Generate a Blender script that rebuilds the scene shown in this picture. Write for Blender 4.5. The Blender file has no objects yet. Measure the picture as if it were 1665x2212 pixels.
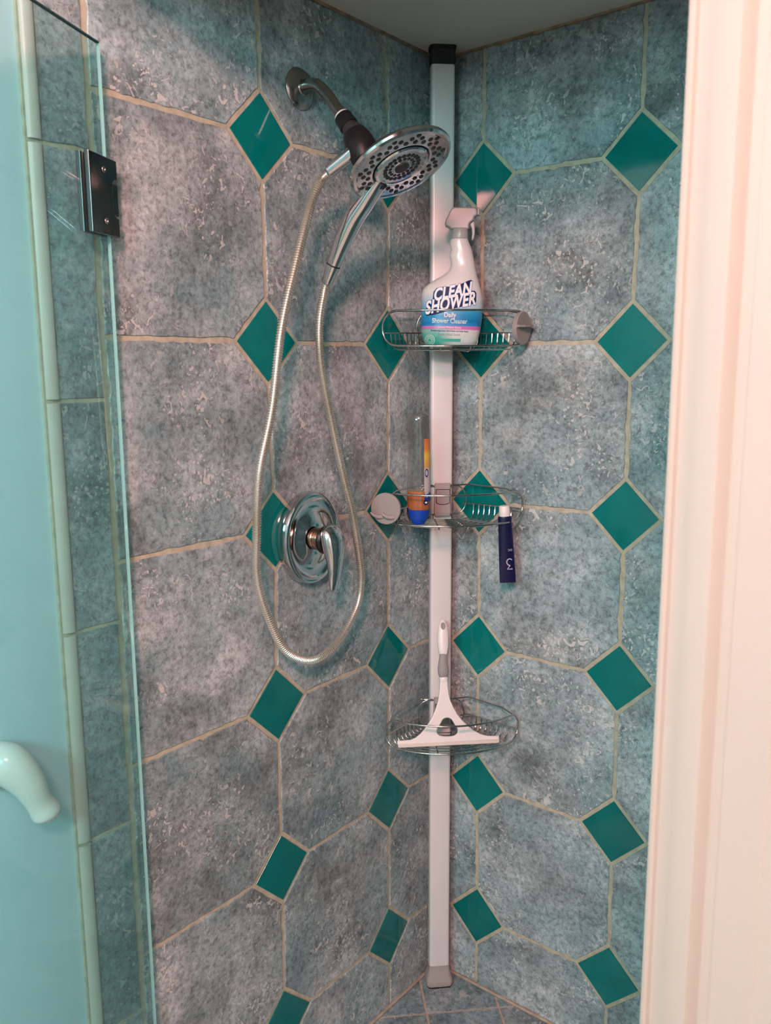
import bpy, bmesh, math, random
from mathutils import Vector, Matrix
from math import sin, cos, pi, radians, sqrt

random.seed(7)
SC = bpy.context.scene
COL = SC.collection

# ------------------------------------------------------------------ camera, light, exposure
# World: shower corner at x=0,y=0, floor z=0. Left tiled wall is x=0 (runs to -y), right tiled wall is y=0 (runs to +x).
cam_d = bpy.data.cameras.new('camera')
cam = bpy.data.objects.new('camera', cam_d)
COL.objects.link(cam)
SC.camera = cam
cam.matrix_world = Matrix(((0.778893, -0.098942, 0.619302, 1.10308),
                           (0.627123, 0.133074, -0.767469, -1.55659),
                           (-0.006478, 0.986155, 0.165699, 1.46817),
                           (0, 0, 0, 1)))
cam_d.sensor_fit = 'HORIZONTAL'
cam_d.sensor_width = 36.0
cam_d.lens = 36.0 * 1824.86 / 1665.0
cam_d.clip_start = 0.02
cam_d.dof.use_dof = True
cam_d.dof.focus_distance = 1.70
cam_d.dof.aperture_fstop = 11.0

W = bpy.data.worlds.new('world')
SC.world = W
W.use_nodes = True
W.node_tree.nodes['Background'].inputs[0].default_value = (0.55, 0.75, 0.9, 1)
W.node_tree.nodes['Background'].inputs[1].default_value = 0.6

SC.view_settings.view_transform = 'Standard'
SC.view_settings.look = 'None'
SC.view_settings.gamma = 1.0
SC.view_settings.exposure = 0.0
SC.view_settings.use_curve_mapping = False
SC.cycles.use_denoising = True
SC.cycles.max_bounces = 6
SC.cycles.diffuse_bounces = 3
SC.cycles.glossy_bounces = 4
SC.cycles.adaptive_threshold = 0.05
SC.cycles.adaptive_min_samples = 12
SC.cycles.use_light_tree = False
SC.cycles.transparent_max_bounces = 12
SC.cycles.caustics_reflective = False
SC.cycles.caustics_refractive = False
SC.cycles.sample_clamp_indirect = 6.0


def area_light(name, loc, target, sx, sy, power, color, shape='RECTANGLE', spread=180):
    d = bpy.data.lights.new(name, 'AREA')
    d.shape = shape
    d.size = sx
    d.size_y = sy
    d.energy = power
    d.color = color
    d.spread = radians(spread)
    o = bpy.data.objects.new(name, d)
    COL.objects.link(o)
    o.location = loc
    v = Vector(target) - Vector(loc)
    o.rotation_euler = v.to_track_quat('-Z', 'Y').to_euler()
    return o


WARM = (1.0, 0.42, 0.40)
COOL = (0.56, 1.0, 1.0)
# flush ceiling lamp of the bathroom (warm) and the daylight of the bathroom window (cool)
area_light('ceiling_lamp_light', (1.50, -2.32, 2.44), (0.60, -0.9, 1.1), 0.36, 0.36, 62.0, WARM, 'DISK')
area_light('window_daylight', (1.15, -3.24, 2.10), (0.55, -0.5, 1.1), 0.80, 0.55, 38.0, COOL)

# ------------------------------------------------------------------ node helpers
MATS = {}


def new_mat(name):
    m = bpy.data.materials.new(name)
    m.use_nodes = True
    nt = m.node_tree
    b = nt.nodes['Principled BSDF']
    MATS[name] = m
    return m, nt, b


def N(nt, t, **kw):
    n = nt.nodes.new(t)
    for k, v in kw.items():
        if k.startswith('i_'):
            key = k[2:]
            n.inputs[int(key) if key.isdigit() else key.replace('_', ' ')].default_value = v
        else:
            setattr(n, k, v)
    return n


def ramp(nt, src, stops, interp='LINEAR'):
    r = nt.nodes.new('ShaderNodeValToRGB')
    r.color_ramp.interpolation = interp
    e = r.color_ramp.elements
    while len(e) < len(stops):
        e.new(0.5)
    for i, (p, c) in enumerate(stops):
        e[i].position = p
        e[i].color = (c, c, c, 1) if not isinstance(c, tuple) else (c[0], c[1], c[2], 1)
    nt.links.new(src, r.inputs[0])
    return r.outputs[0]


def mixc(nt, fac, a, b, mode='MIX'):
    m = nt.nodes.new('ShaderNodeMix')
    m.data_type = 'RGBA'
    m.blend_type = mode
    for sock, v in ((m.inputs[0], fac), (m.inputs[6], a), (m.inputs[7], b)):
        if isinstance(v, bpy.types.NodeSocket):
            nt.links.new(v, sock)
        elif isinstance(v, tuple):
            sock.default_value = (v[0], v[1], v[2], 1)
        else:
            sock.default_value = v
    return m.outputs[2]


def mth(nt, op, a, b=None, clamp=False):
    m = nt.nodes.new('ShaderNodeMath')
    m.operation = op
    m.use_clamp = clamp
    for i, v in enumerate((a, b)):
        if v is None:
            continue
        if isinstance(v, bpy.types.NodeSocket):
            nt.links.new(v, m.inputs[i])
        else:
            m.inputs[i].default_value = v
    return m.outputs[0]


def plain(name, col, rough=0.5, metal=0.0, noise=0.0, nscale=30.0, bump=0.0, coat=0.0, spec=0.5):
    m, nt, b = new_mat(name)
    b.inputs['Roughness'].default_value = rough
    b.inputs['Metallic'].default_value = metal
    b.inputs['Coat Weight'].default_value = coat
    b.inputs['Specular IOR Level'].default_value = spec
    tc = N(nt, 'ShaderNodeTexCoord')
    nz = N(nt, 'ShaderNodeTexNoise', i_Scale=nscale, i_Detail=2.0)
    nt.links.new(tc.outputs['Object'], nz.inputs['Vector'])
    k = max(noise, 0.02)
    c0 = tuple(max(0, c * (1 - k)) for c in col)
    c1 = tuple(min(1, c * (1 + k)) for c in col)
    nt.links.new(ramp(nt, nz.outputs['Fac'], [(0.3, c0), (0.7, c1)]), b.inputs['Base Color'])
    if bump:
        bp = N(nt, 'ShaderNodeBump', i_Strength=bump, i_Distance=0.001)
        nt.links.new(nz.outputs['Fac'], bp.inputs['Height'])
        nt.links.new(bp.outputs[0], b.inputs['Normal'])
    return m


def tile_coords(nt):
    tc = N(nt, 'ShaderNodeTexCoord')
    oi = N(nt, 'ShaderNodeObjectInfo')
    sc = N(nt, 'ShaderNodeVectorMath', operation='SCALE')
    cb = N(nt, 'ShaderNodeCombineXYZ')
    nt.links.new(oi.outputs['Random'], cb.inputs[0])
    nt.links.new(oi.outputs['Random'], cb.inputs[1])
    nt.links.new(oi.outputs['Random'], cb.inputs[2])
    nt.links.new(cb.outputs[0], sc.inputs[0])
    sc.inputs['Scale'].default_value = 37.0
    ad = N(nt, 'ShaderNodeVectorMath', operation='ADD')
    nt.links.new(tc.outputs['Object'], ad.inputs[0])
    nt.links.new(sc.outputs[0], ad.inputs[1])
    return ad.outputs[0], oi.outputs['Random']


def stone_tile(name, dark, mid, light, chip):
    m, nt, b = new_mat(name)
    vec, rnd = tile_coords(nt)

    def nz(scale, detail, rough=0.6, dist=0.0, off=None):
        n = N(nt, 'ShaderNodeTexNoise', i_Scale=scale, i_Detail=detail, i_Roughness=rough, i_Distortion=dist)
        v = vec
        if off is not None:
            a = N(nt, 'ShaderNodeVectorMath', operation='ADD')
            nt.links.new(vec, a.inputs[0])
            a.inputs[1].default_value = (off, off * 0.7, off * 1.3)
            v = a.outputs[0]
        nt.links.new(v, n.inputs['Vector'])
        return n.outputs['Fac']
    base = ramp(nt, nz(8, 6, 0.70), [(0.33, dark), (0.50, mid), (0.67, light)])
    hue = ramp(nt, nz(5, 2, 0.6, 0, 11.0), [(0.42, 0.0), (0.66, 1.0)])
    teal = (mid[0] * 0.60, mid[1] * 0.92, mid[2] * 0.98)
    base = mixc(nt, mth(nt, 'MULTIPLY', hue, 0.5), base, teal)
    fine_n = nz(100, 4, 0.80, 0.3)
    fine = ramp(nt, fine_n, [(0.33, 0.34), (0.51, 1.0), (0.70, 1.45)])
    base = mixc(nt, 0.8, base, fine, 'MULTIPLY')
    # pale flakes of worn glaze, gathered in patches: small round ones and a few ragged ones
    patch_n = nz(7, 2, 0.6, 0, 23.0)
    patch = ramp(nt, patch_n, [(0.44, 0.0), (0.60, 1.0)])
    vo = N(nt, 'ShaderNodeTexVoronoi', i_Scale=115.0)
    wob = N(nt, 'ShaderNodeTexNoise', i_Scale=140.0, i_Detail=1.0)
    nt.links.new(vec, wob.inputs['Vector'])
    wsc = N(nt, 'ShaderNodeVectorMath', operation='SCALE')
    nt.links.new(wob.outputs['Color'], wsc.inputs[0])
    wsc.inputs['Scale'].default_value = 0.008
    wad = N(nt, 'ShaderNodeVectorMath', operation='ADD')
    nt.links.new(vec, wad.inputs[0])
    nt.links.new(wsc.outputs[0], wad.inputs[1])
    nt.links.new(wad.outputs[0], vo.inputs['Vector'])
    sep = N(nt, 'ShaderNodeSeparateColor')
    nt.links.new(vo.outputs['Color'], sep.inputs[0])
    size = mth(nt, 'MULTIPLY', mth(nt, 'SUBTRACT', mth(nt, 'SUBTRACT', mth(nt, 'MULTIPLY', patch_n, 2.4), 0.82), sep.outputs[0]), 0.60)
    dots = mth(nt, 'MULTIPLY', mth(nt, 'SUBTRACT', size, vo.outputs['Distance']), 14.0, True)
    flake = nz(60, 2, 0.5, 1.2, 3.0)
    rag = mth(nt, 'MULTIPLY', ramp(nt, flake, [(0.615, 0.0), (0.635, 1.0)]), patch)
    rim = mth(nt, 'MULTIPLY', ramp(nt, flake, [(0.565, 0.0), (0.595, 1.0), (0.610, 1.0), (0.62, 0.0)]), patch)  # relief shade painted as a dark outline round the ragged flakes
    base = mixc(nt, mth(nt, 'MULTIPLY', rim, 0.45), base, (dark[0] * 0.5, dark[1] * 0.5, dark[2] * 0.5))
    base = mixc(nt, mth(nt, 'MULTIPLY', mth(nt, 'MAXIMUM', dots, rag), 0.7), base, chip)
    tone = ramp(nt, rnd, [(0.0, 0.88), (1.0, 1.10)])
    base = mixc(nt, 1.0, base, tone, 'MULTIPLY')
    nt.links.new(base, b.inputs['Base Color'])
    b.inputs['Roughness'].default_value = 0.5
    b.inputs['Specular IOR Level'].default_value = 0.4
    bp = N(nt, 'ShaderNodeBump', i_Strength=0.35, i_Distance=0.0015)
    nt.links.new(fine_n, bp.inputs['Height'])
    nt.links.new(bp.outputs[0], b.inputs['Normal'])
    return m


stone_tile('wall_stone', (0.145, 0.182, 0.186), (0.335, 0.412, 0.420), (0.58, 0.67, 0.68), (0.70, 0.73, 0.70))
stone_tile('border_stone', (0.13, 0.18, 0.19), (0.28, 0.35, 0.365), (0.46, 0.51, 0.52), (0.55, 0.56, 0.54))
plain('grout', (0.49, 0.475, 0.36), 0.9, noise=0.16, nscale=60, bump=0.5)
plain('floor_grout', (0.46, 0.40, 0.32), 0.9, noise=0.16, nscale=60, bump=0.5)
plain('caulk', (0.34, 0.25, 0.17), 0.7, noise=0.35, nscale=40)
plain('bullnose', (0.56, 0.55, 0.49), 0.35, noise=0.05, nscale=20)
plain('aqua_paint', (0.53, 0.74, 0.80), 0.6, noise=0.02, nscale=3, bump=0.05)
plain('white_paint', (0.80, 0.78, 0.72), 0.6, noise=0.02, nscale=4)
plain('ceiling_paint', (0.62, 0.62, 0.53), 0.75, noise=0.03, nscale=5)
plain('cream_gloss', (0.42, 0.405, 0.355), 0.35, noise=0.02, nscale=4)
plain('room_floor', (0.45, 0.40, 0.34), 0.5, noise=0.1, nscale=6)
plain('chrome', (0.64, 0.65, 0.66), 0.10, 1.0, noise=0.03, nscale=25)
plain('satin_chrome', (0.36, 0.35, 0.33), 0.24, 1.0, noise=0.08, nscale=30)
plain('dark_reflect_chrome', (0.12, 0.12, 0.12), 0.16, 1.0, noise=0.10, nscale=30)  # chrome with the dark room's reflection put into its colour
plain('wire_chrome', (0.52, 0.505, 0.48), 0.12, 1.0, noise=0.06, nscale=50)
plain('brown_reflect_chrome', (0.50, 0.30, 0.22), 0.22, 1.0, noise=0.10, nscale=40)  # chrome sleeve, its brown reflection put into the colour
plain('black_plastic', (0.012, 0.012, 0.014), 0.38, noise=0.1, nscale=40, spec=0.3)
plain('dark_plastic', (0.034, 0.035, 0.037), 0.42, noise=0.1, nscale=40, spec=0.3)
plain('nozzle_rubber', (0.035, 0.034, 0.033), 0.55)
plain('white_tape', (0.75, 0.74, 0.70), 0.7)
plain('pole_aluminium', (0.80, 0.79, 0.78), 0.36, 0.10, noise=0.02, nscale=12)
plain('grey_plastic', (0.40, 0.37, 0.35), 0.5, noise=0.03, nscale=40)
plain('disc_plastic', (0.33, 0.31, 0.295), 0.5, noise=0.04, nscale=40)
plain('white_plastic', (0.84, 0.82, 0.79), 0.35, noise=0.02)
plain('grip_rubber', (0.30, 0.30, 0.295), 0.6, noise=0.03, nscale=60)
plain('blade_rubber', (0.70, 0.66, 0.58), 0.5, noise=0.03, nscale=60)
plain('milky_plastic', (0.70, 0.70, 0.68), 0.32, noise=0.03)
plain('sprayer_grey', (0.36, 0.40, 0.40), 0.35, noise=0.03)
plain('ceramic_white', (0.85, 0.84, 0.80), 0.2)
plain('cap_blue', (0.005, 0.06, 0.42), 0.35, noise=0.03)
plain('navy_tube', (0.006, 0.006, 0.050), 0.28, noise=0.05)
plain('print_navy', (0.010, 0.012, 0.075), 0.45, spec=0.2)
plain('print_white', (0.90, 0.90, 0.90), 0.45, spec=0.2)
plain('print_grey', (0.28, 0.30, 0.31), 0.5, spec=0.2)
plain('print_green', (0.06, 0.42, 0.33), 0.45, spec=0.2)
plain('print_mint', (0.62, 0.80, 0.74), 0.45, spec=0.2)
plain('print_blue', (0.01, 0.20, 0.44), 0.45, spec=0.2)
plain('print_silver', (0.45, 0.46, 0.58), 0.4)
plain('print_faint', (0.03, 0.03, 0.13), 0.4)
plain('glass_edge_lit', (0.56, 0.90, 0.86), 0.35)  # glow of light carried inside the pane, put into the colour
plain('glass_edge_dark', (0.03, 0.14, 0.15), 0.3)

# glossy glazed teal accent tile with a faintly wavy surface
m, nt, b = new_mat('teal_glaze')
vec, rnd = tile_coords(nt)
nzt = N(nt, 'ShaderNodeTexNoise', i_Scale=16.0, i_Detail=2.0)
nt.links.new(vec, nzt.inputs['Vector'])
c = ramp(nt, nzt.outputs['Fac'], [(0.3, (0.000, 0.170, 0.160)), (0.7, (0.001, 0.208, 0.198))])
c = mixc(nt, 1.0, c, ramp(nt, rnd, [(0.0, 0.85), (1.0, 1.12)]), 'MULTIPLY')
nt.links.new(c, b.inputs['Base Color'])
b.inputs['Roughness'].default_value = 0.06
b.inputs['Specular IOR Level'].default_value = 0.55
bpn = N(nt, 'ShaderNodeBump', i_Strength=0.10, i_Distance=0.002)
nt.links.new(nzt.outputs['Fac'], bpn.inputs['Height'])
nt.links.new(bpn.outputs[0], b.inputs['Normal'])


def thin_glass(name, tint, haze=0.0, haze_col=(0.8, 0.9, 0.9), f0=0.04, rough=0.0):
    m = bpy.data.materials.new(name)
    m.use_nodes = True
    MATS[name] = m
    nt = m.node_tree
    nt.nodes.clear()
    out = N(nt, 'ShaderNodeOutputMaterial')
    tr = N(nt, 'ShaderNodeBsdfTransparent')
    tr.inputs[0].default_value = (*tint, 1)
    gl = N(nt, 'ShaderNodeBsdfGlossy')
    gl.inputs['Roughness'].default_value = rough
    lw = N(nt, 'ShaderNodeLayerWeight')
    lw.inputs[0].default_value = 0.5
    p5 = mth(nt, 'POWER', lw.outputs['Facing'], 5.0)
    fr = mth(nt, 'ADD', mth(nt, 'MULTIPLY', p5, 1 - f0), f0)
    mx = N(nt, 'ShaderNodeMixShader')
    nt.links.new(fr, mx.inputs[0])
    nt.links.new(tr.outputs[0], mx.inputs[1])
    nt.links.new(gl.outputs[0], mx.inputs[2])
    last = mx.outputs[0]
    if haze > 0:
        df = N(nt, 'ShaderNodeBsdfDiffuse')
        df.inputs[0].default_value = (*haze_col, 1)
        tl = N(nt, 'ShaderNodeBsdfTranslucent')
        tl.inputs[0].default_value = (*haze_col, 1)
        ms = N(nt, 'ShaderNodeMixShader')
        ms.inputs[0].default_value = 0.5
        nt.links.new(df.outputs[0], ms.inputs[1])
        nt.links.new(tl.outputs[0], ms.inputs[2])
        nzh = N(nt, 'ShaderNodeTexNoise', i_Scale=6.0, i_Detail=4.0)
        tc = N(nt, 'ShaderNodeTexCoord')
        nt.links.new(tc.outputs['Object'], nzh.inputs['Vector'])
        hz = mth(nt, 'MULTIPLY', ramp(nt, nzh.outputs['Fac'], [(0.3, 0.7), (0.7, 1.3)]), haze)
        m2 = N(nt, 'ShaderNodeMixShader')
        nt.links.new(hz, m2.inputs[0])
        nt.links.new(last, m2.inputs[1])
        nt.links.new(ms.outputs[0], m2.inputs[2])
        last = m2.outputs[0]
    nt.links.new(last, out.inputs[0])
    return m


thin_glass('door_glass', (0.80, 0.955, 0.945), 0.035)
thin_glass('clear_plastic', (0.90, 0.89, 0.88), 0.04, (0.75, 0.73, 0.70), 0.07, 0.06)

m, nt, b = new_mat('orange_gel')
b.inputs['Base Color'].default_value = (0.80, 0.26, 0.03, 1)
b.inputs['Roughness'].default_value = 0.15
b.inputs['Subsurface Weight'].default_value = 0.5
b.inputs['Subsurface Radius'].default_value = (0.02, 0.008, 0.002)
b.inputs['Subsurface Scale'].default_value = 0.6
tcg = N(nt, 'ShaderNodeTexCoord')
sxg = N(nt, 'ShaderNodeSeparateXYZ')
nt.links.new(tcg.outputs['Object'], sxg.inputs[0])
nt.links.new(ramp(nt, mth(nt, 'MULTIPLY', sxg.outputs[2], 10.0), [(0.3, (0.52, 0.16, 0.05)), (0.68, (0.62, 0.20, 0.05)), (0.70, (0.80, 0.36, 0.05))]), b.inputs['Base Color'])

# ------------------------------------------------------------------ mesh helpers


def tagged(o, label=None, cat=None, group=None, kind=None):
    if label:
        o['label'] = label
    if cat:
        o['category'] = cat
    if group:
        o['group'] = group
    if kind:
        o['kind'] = kind
    return o


def empty(name, loc=(0, 0, 0), rot=(0, 0, 0), label=None, cat=None, group=None):
    o = bpy.data.objects.new(name, None)
    COL.objects.link(o)
    o.location = loc
    o.rotation_euler = rot
    o.empty_display_size = 0.02
    return tagged(o, label, cat, group)


def link(name, mesh, mat, parent=None, loc=None, rot=None, smooth=False, angle=40):
    if isinstance(mat, str):
        mat = MATS[mat]
    if mat is not None and not mesh.materials:
        mesh.materials.append(mat)
    if smooth:
        mesh.polygons.foreach_set('use_smooth', [True] * len(mesh.polygons))
        try:
            mesh.set_sharp_from_angle(angle=radians(angle))
        except Exception:
            pass
    o = bpy.data.objects.new(name, mesh)
    COL.objects.link(o)
    if parent is not None:
        o.parent = parent
    if loc is not None:
        o.location = loc
    if rot is not None:
        o.rotation_euler = rot
    return o


def from_vf(name, v, f):
    me = bpy.data.meshes.new(name)
    me.from_pydata([tuple(p) for p in v], [], f)
    me.validate()
    bm = bmesh.new()
    bm.from_mesh(me)
    bmesh.ops.recalc_face_normals(bm, faces=bm.faces)
    bm.to_mesh(me)
    bm.free()
    me.update()
    return me


def box_vf(a, b_):
    x0, y0, z0 = a
    x1, y1, z1 = b_
    v = [(x0, y0, z0), (x1, y0, z0), (x1, y1, z0), (x0, y1, z0), (x0, y0, z1), (x1, y0, z1), (x1, y1, z1), (x0, y1, z1)]
    f = [(0, 3, 2, 1), (4, 5, 6, 7), (0, 1, 5, 4), (1, 2, 6, 5), (2, 3, 7, 6), (3, 0, 4, 7)]
    return v, f


def box_mesh(name, a, b_, bevel=0.0, seg=2):
    v, f = box_vf(a, b_)
    me = from_vf(name, v, f)
    if bevel:
        bm = bmesh.new()
        bm.from_mesh(me)
        bmesh.ops.bevel(bm, geom=list(bm.edges), offset=bevel, segments=seg, affect='EDGES', profile=0.5)
        bm.to_mesh(me)
        bm.free()
    return me


def frames(pts, closed=False, up=Vector((0, 0, 1))):
    """parallel-transport frames along a polyline"""
    P = [Vector(p) for p in pts]
    n = len(P)
    T = []
    for i in range(n):
        if closed:
            t = P[(i + 1) % n] - P[i - 1]
        else:
            t = P[min(i + 1, n - 1)] - P[max(i - 1, 0)]
        T.append(t.normalized())
    a = up if abs(T[0].dot(up)) < 0.95 else Vector((1, 0, 0))
    u = (a - T[0] * a.dot(T[0])).normalized()
    out = []
    for i in range(n):
        u = (u - T[i] * u.dot(T[i])).normalized()
        out.append((P[i], u, T[i].cross(u)))
    return out


def tube_vf(pts, rad, seg=8, closed=False, up=Vector((0, 0, 1)), cap=True):
    """rad: number, list of numbers, or list of (ru, rv)"""
    fr = frames(pts, closed, up)
    v, f = [], []
    n = len(fr)
    for i, (p, u, w) in enumerate(fr):
        r = rad[i] if isinstance(rad, (list, tuple)) else rad
        ru, rv = r if isinstance(r, (list, tuple)) else (r, r)
        for k in range(seg):
            a = 2 * pi * k / seg
            v.append(p + u * (ru * cos(a)) + w * (rv * sin(a)))
    m_ = n if closed else n - 1
    for i in range(m_):
        for k in range(seg):
            a0 = i * seg + k
            a1 = i * seg + (k + 1) % seg
            b0 = ((i + 1) % n) * seg + k
            b1 = ((i + 1) % n) * seg + (k + 1) % seg
            f.append((a0, a1, b1, b0))
    if cap and not closed:
        f.append(tuple(range(seg - 1, -1, -1)))
        f.append(tuple((n - 1) * seg + k for k in range(seg)))
    return v, f


def tube(name, pts, rad, mat, parent, seg=8, closed=False, up=Vector((0, 0, 1)), loc=None, rot=None):
    v, f = tube_vf(pts, rad, seg, closed, up)
    return link(name, from_vf(name, v, f), mat, parent, loc, rot, smooth=True, angle=50)


def smooth_path(pts, n=8):
    P = [Vector(p) for p in pts]
    out = []
    for i in range(len(P) - 1):
        p0 = P[max(i - 1, 0)]
        p1, p2 = P[i], P[i + 1]
        p3 = P[min(i + 2, len(P) - 1)]
        for k in range(n):
            t = k / n
            out.append(0.5 * ((2 * p1) + (p2 - p0) * t + (2 * p0 - 5 * p1 + 4 * p2 - p3) * t * t + (3 * p1 - p0 - 3 * p2 + p3) * t ** 3))
    out.append(P[-1])
    return out


def lerp_list(vals, n):
    """smooth interpolation of numbers or tuples, n steps per span"""
    V = [v_ if isinstance(v_, tuple) else (v_,) for v_ in vals]
    out = []
    for i in range(len(V) - 1):
        p0, p1, p2, p3 = V[max(i - 1, 0)], V[i], V[i + 1], V[min(i + 2, len(V) - 1)]
        for k in range(n):
            t = k / n
            q_ = tuple(max(0.0005, 0.5 * (2 * b1 + (c1 - a1) * t + (2 * a1 - 5 * b1 + 4 * c1 - d1) * t * t + (3 * b1 - a1 - 3 * c1 + d1) * t ** 3)) for a1, b1, c1, d1 in zip(p0, p1, p2, p3))
            out.append(q_)
    out.append(V[-1])
    return [o_ if len(o_) > 1 else o_[0] for o_ in out]


def lathe_vf(profile, seg=32, sx=1.0, sy=1.0):
    """profile [(r, h)] about +Z"""
    v, f = [], []
    n = len(profile)
    for r, h in profile:
        for k in range(seg):
            a = 2 * pi * k / seg
            v.append(Vector((r * cos(a) * sx, r * sin(a) * sy, h)))
    for i in range(n - 1):
        for k in range(seg):
            f.append((i * seg + k, i * seg + (k + 1) % seg, (i + 1) * seg + (k + 1) % seg, (i + 1) * seg + k))
    if profile[0][0] > 1e-6:
        f.append(tuple(range(seg - 1, -1, -1)))
    if profile[-1][0] > 1e-6:
        f.append(tuple((n - 1) * seg + k for k in range(seg)))
    return v, f


def lathe_mesh(name, profile, seg=32, sx=1.0, sy=1.0):
    v, f = lathe_vf(profile, seg, sx, sy)
    me = from_vf(name, v, f)
    bm = bmesh.new()
    bm.from_mesh(me)
    bmesh.ops.remove_doubles(bm, verts=bm.verts, dist=1e-6)
    bmesh.ops.recalc_face_normals(bm, faces=bm.faces)
    bm.to_mesh(me)
    bm.free()
    return me


def axis_rot(direction):
    """euler that turns +Z onto direction"""
    return Vector(direction).to_track_quat('Z', 'Y').to_euler()


def outline_mesh(name, loops, thick, bevel=0.0, res=2):
    """flat outline(s) (first outer, others holes) in local XY given thickness along Z, centred"""
    cu = bpy.data.curves.new(name, 'CURVE')
    cu.dimensions = '2D'
    cu.fill_mode = 'BOTH'
    cu.extrude = max(thick / 2 - bevel, 0)
    cu.bevel_depth = bevel
    cu.bevel_resolution = res
    cu.offset = -bevel
    for lp in loops:
        s = cu.splines.new('POLY')
        s.points.add(len(lp) - 1)
        for i, (x, y) in enumerate(lp):
            s.points[i].co = (x, y, 0, 1)
        s.use_cyclic_u = True
    o = bpy.data.objects.new(name, cu)
    COL.objects.link(o)
    me = bpy.data.meshes.new_from_object(o)
    bpy.data.objects.remove(o)
    bpy.data.curves.remove(cu)
    me.materials.clear()
    return me


def smooth_loop(pts, n=6):
    P = [Vector((p[0], p[1], 0)) for p in pts]
    L = len(P)
    out = []
    for i in range(L):
        p0, p1, p2, p3 = P[i - 1], P[i], P[(i + 1) % L], P[(i + 2) % L]
        for k in range(n):
            t = k / n
            q = 0.5 * ((2 * p1) + (p2 - p0) * t + (2 * p0 - 5 * p1 + 4 * p2 - p3) * t * t + (3 * p1 - p0 - 3 * p2 + p3) * t ** 3)
            out.append((q.x, q.y))
    return out


def text_mesh(body, size, shear=0.0, offset=0.0, spacing=1.0, width=1.0, align='CENTER'):
    cu = bpy.data.curves.new('lettering', 'FONT')
    cu.body = body
    cu.size = size
    cu.shear = shear
    cu.offset = offset
    cu.space_character = spacing
    cu.align_x = align
    cu.resolution_u = 4
    o = bpy.data.objects.new('lettering', cu)
    COL.objects.link(o)
    me = bpy.data.meshes.new_from_object(o)
    bpy.data.objects.remove(o)
    bpy.data.curves.remove(cu)
    me.materials.clear()
    for vv in me.vertices:
        vv.co.x *= width
    return me


def subdivide_mesh(me, maxlen):
    bm = bmesh.new()
    bm.from_mesh(me)
    bmesh.ops.triangulate(bm, faces=bm.faces)
    for _ in range(4):
        es = [e for e in bm.edges if e.calc_length() > maxlen]
        if not es:
            break
        bmesh.ops.subdivide_edges(bm, edges=es, cuts=1)
        bmesh.ops.triangulate(bm, faces=bm.faces)
    bm.to_mesh(me)
    bm.free()


# ------------------------------------------------------------------ structure: tiled walls
P = 0.335
CEIL = 2.11
DH = 0.068       # half diagonal of an accent tile
GH = 0.0034      # half of a grout joint
ROWS = [1.855 - k * P for k in range(6)]
OFF = {  # laid a little unevenly: offsets of accent tiles from the regular grid, millimetres (along wall, up)
    ('L', 0, 0): (-5.4, 2.2), ('L', 0, 1): (-2.4, -1.0), ('L', 0, 2): (-0.6, -2.4), ('L', 0, 3): (1.4, 2.5), ('L', 0, 4): (3.4, 3.4), ('L', 0, 5): (4.8, 0.5),
    ('L', 1, 0): (-0.3, 1.9), ('L', 1, 1): (-0.5, -1.9), ('L', 1, 2): (-5.2, -1.9), ('L', 1, 3): (0.4, 0.6), ('L', 1, 4): (0.5, 1.6), ('L', 1, 5): (3.9, 2.3),
    ('R', 0, 0): (-1.1, 2.8), ('R', 0, 1): (-0.8, 0.3), ('R', 0, 2): (-1.2, -3.3), ('R', 0, 3): (0.8, 1.5), ('R', 0, 4): (2.3, 3.4), ('R', 0, 5): (5.2, 1.5),
    ('R', 1, 0): (0.3, 1.8), ('R', 1, 1): (-2.4, -0.5), ('R', 1, 2): (-1.7, -1.0), ('R', 1, 3): (-1.0, 1.5), ('R', 1, 4): (0.1, 2.1), ('R', 1, 5): (2.2, 1.3)}


def ragged(poly, rng, step=0.012, amp=0.0030):
    """walk a polygon, nibbling its outline inwards like broken glaze"""
    n = len(poly)
    cx = sum(p[0] for p in poly) / n
    cy = sum(p[1] for p in poly) / n
    out = []
    for i in range(n):
        a, b_ = poly[i], poly[(i + 1) % n]
        L = math.hypot(b_[0] - a[0], b_[1] - a[1])
        k = max(2, int(L / step))
        nx, ny = -(b_[1] - a[1]) / L, (b_[0] - a[0]) / L
        if nx * (cx - a[0]) + ny * (cy - a[1]) < 0:
            nx, ny = -nx, -ny
        diag = abs(abs(b_[0] - a[0]) - abs(b_[1] - a[1])) < 0.25 * L
        for j in range(k):
            t = (j + (rng.uniform(-0.3, 0.3) if j else 0)) / k
            r = 0.0 if j == 0 else amp * (rng.random() ** 2.2) * (0.35 if diag else 1.0) * (1.8 if rng.random() < 0.12 else 1)
            out.append((a[0] + (b_[0] - a[0]) * t + nx * r, a[1] + (b_[1] - a[1]) * t + ny * r))
    return out


def tile_mesh(name, poly, h, bevel, to3):
    """poly in wall (u, v) about its own centre; h proud of the grout"""
    n = len(poly)
    cx = sum(p[0] for p in poly) / n
    cy = sum(p[1] for p in poly) / n
    v = []
    for hh, ins in ((-0.004, 0.0), (h - bevel, 0.0), (h, bevel)):
        for (x, y) in poly:
            d = math.hypot(x - cx, y - cy)
            k = 1 - ins / d
            v.append(to3(cx + (x - cx) * k, cy + (y - cy) * k, hh))
    f = []
    for r in range(2):
        for i in range(n):
            j = (i + 1) % n
            f.append((r * n + i, r * n + j, (r + 1) * n + j, (r + 1) * n + i))
    f.append(tuple(2 * n + i for i in range(n)))
    f.append(tuple(reversed(range(n))))
    return from_vf(name, v, f)


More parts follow.
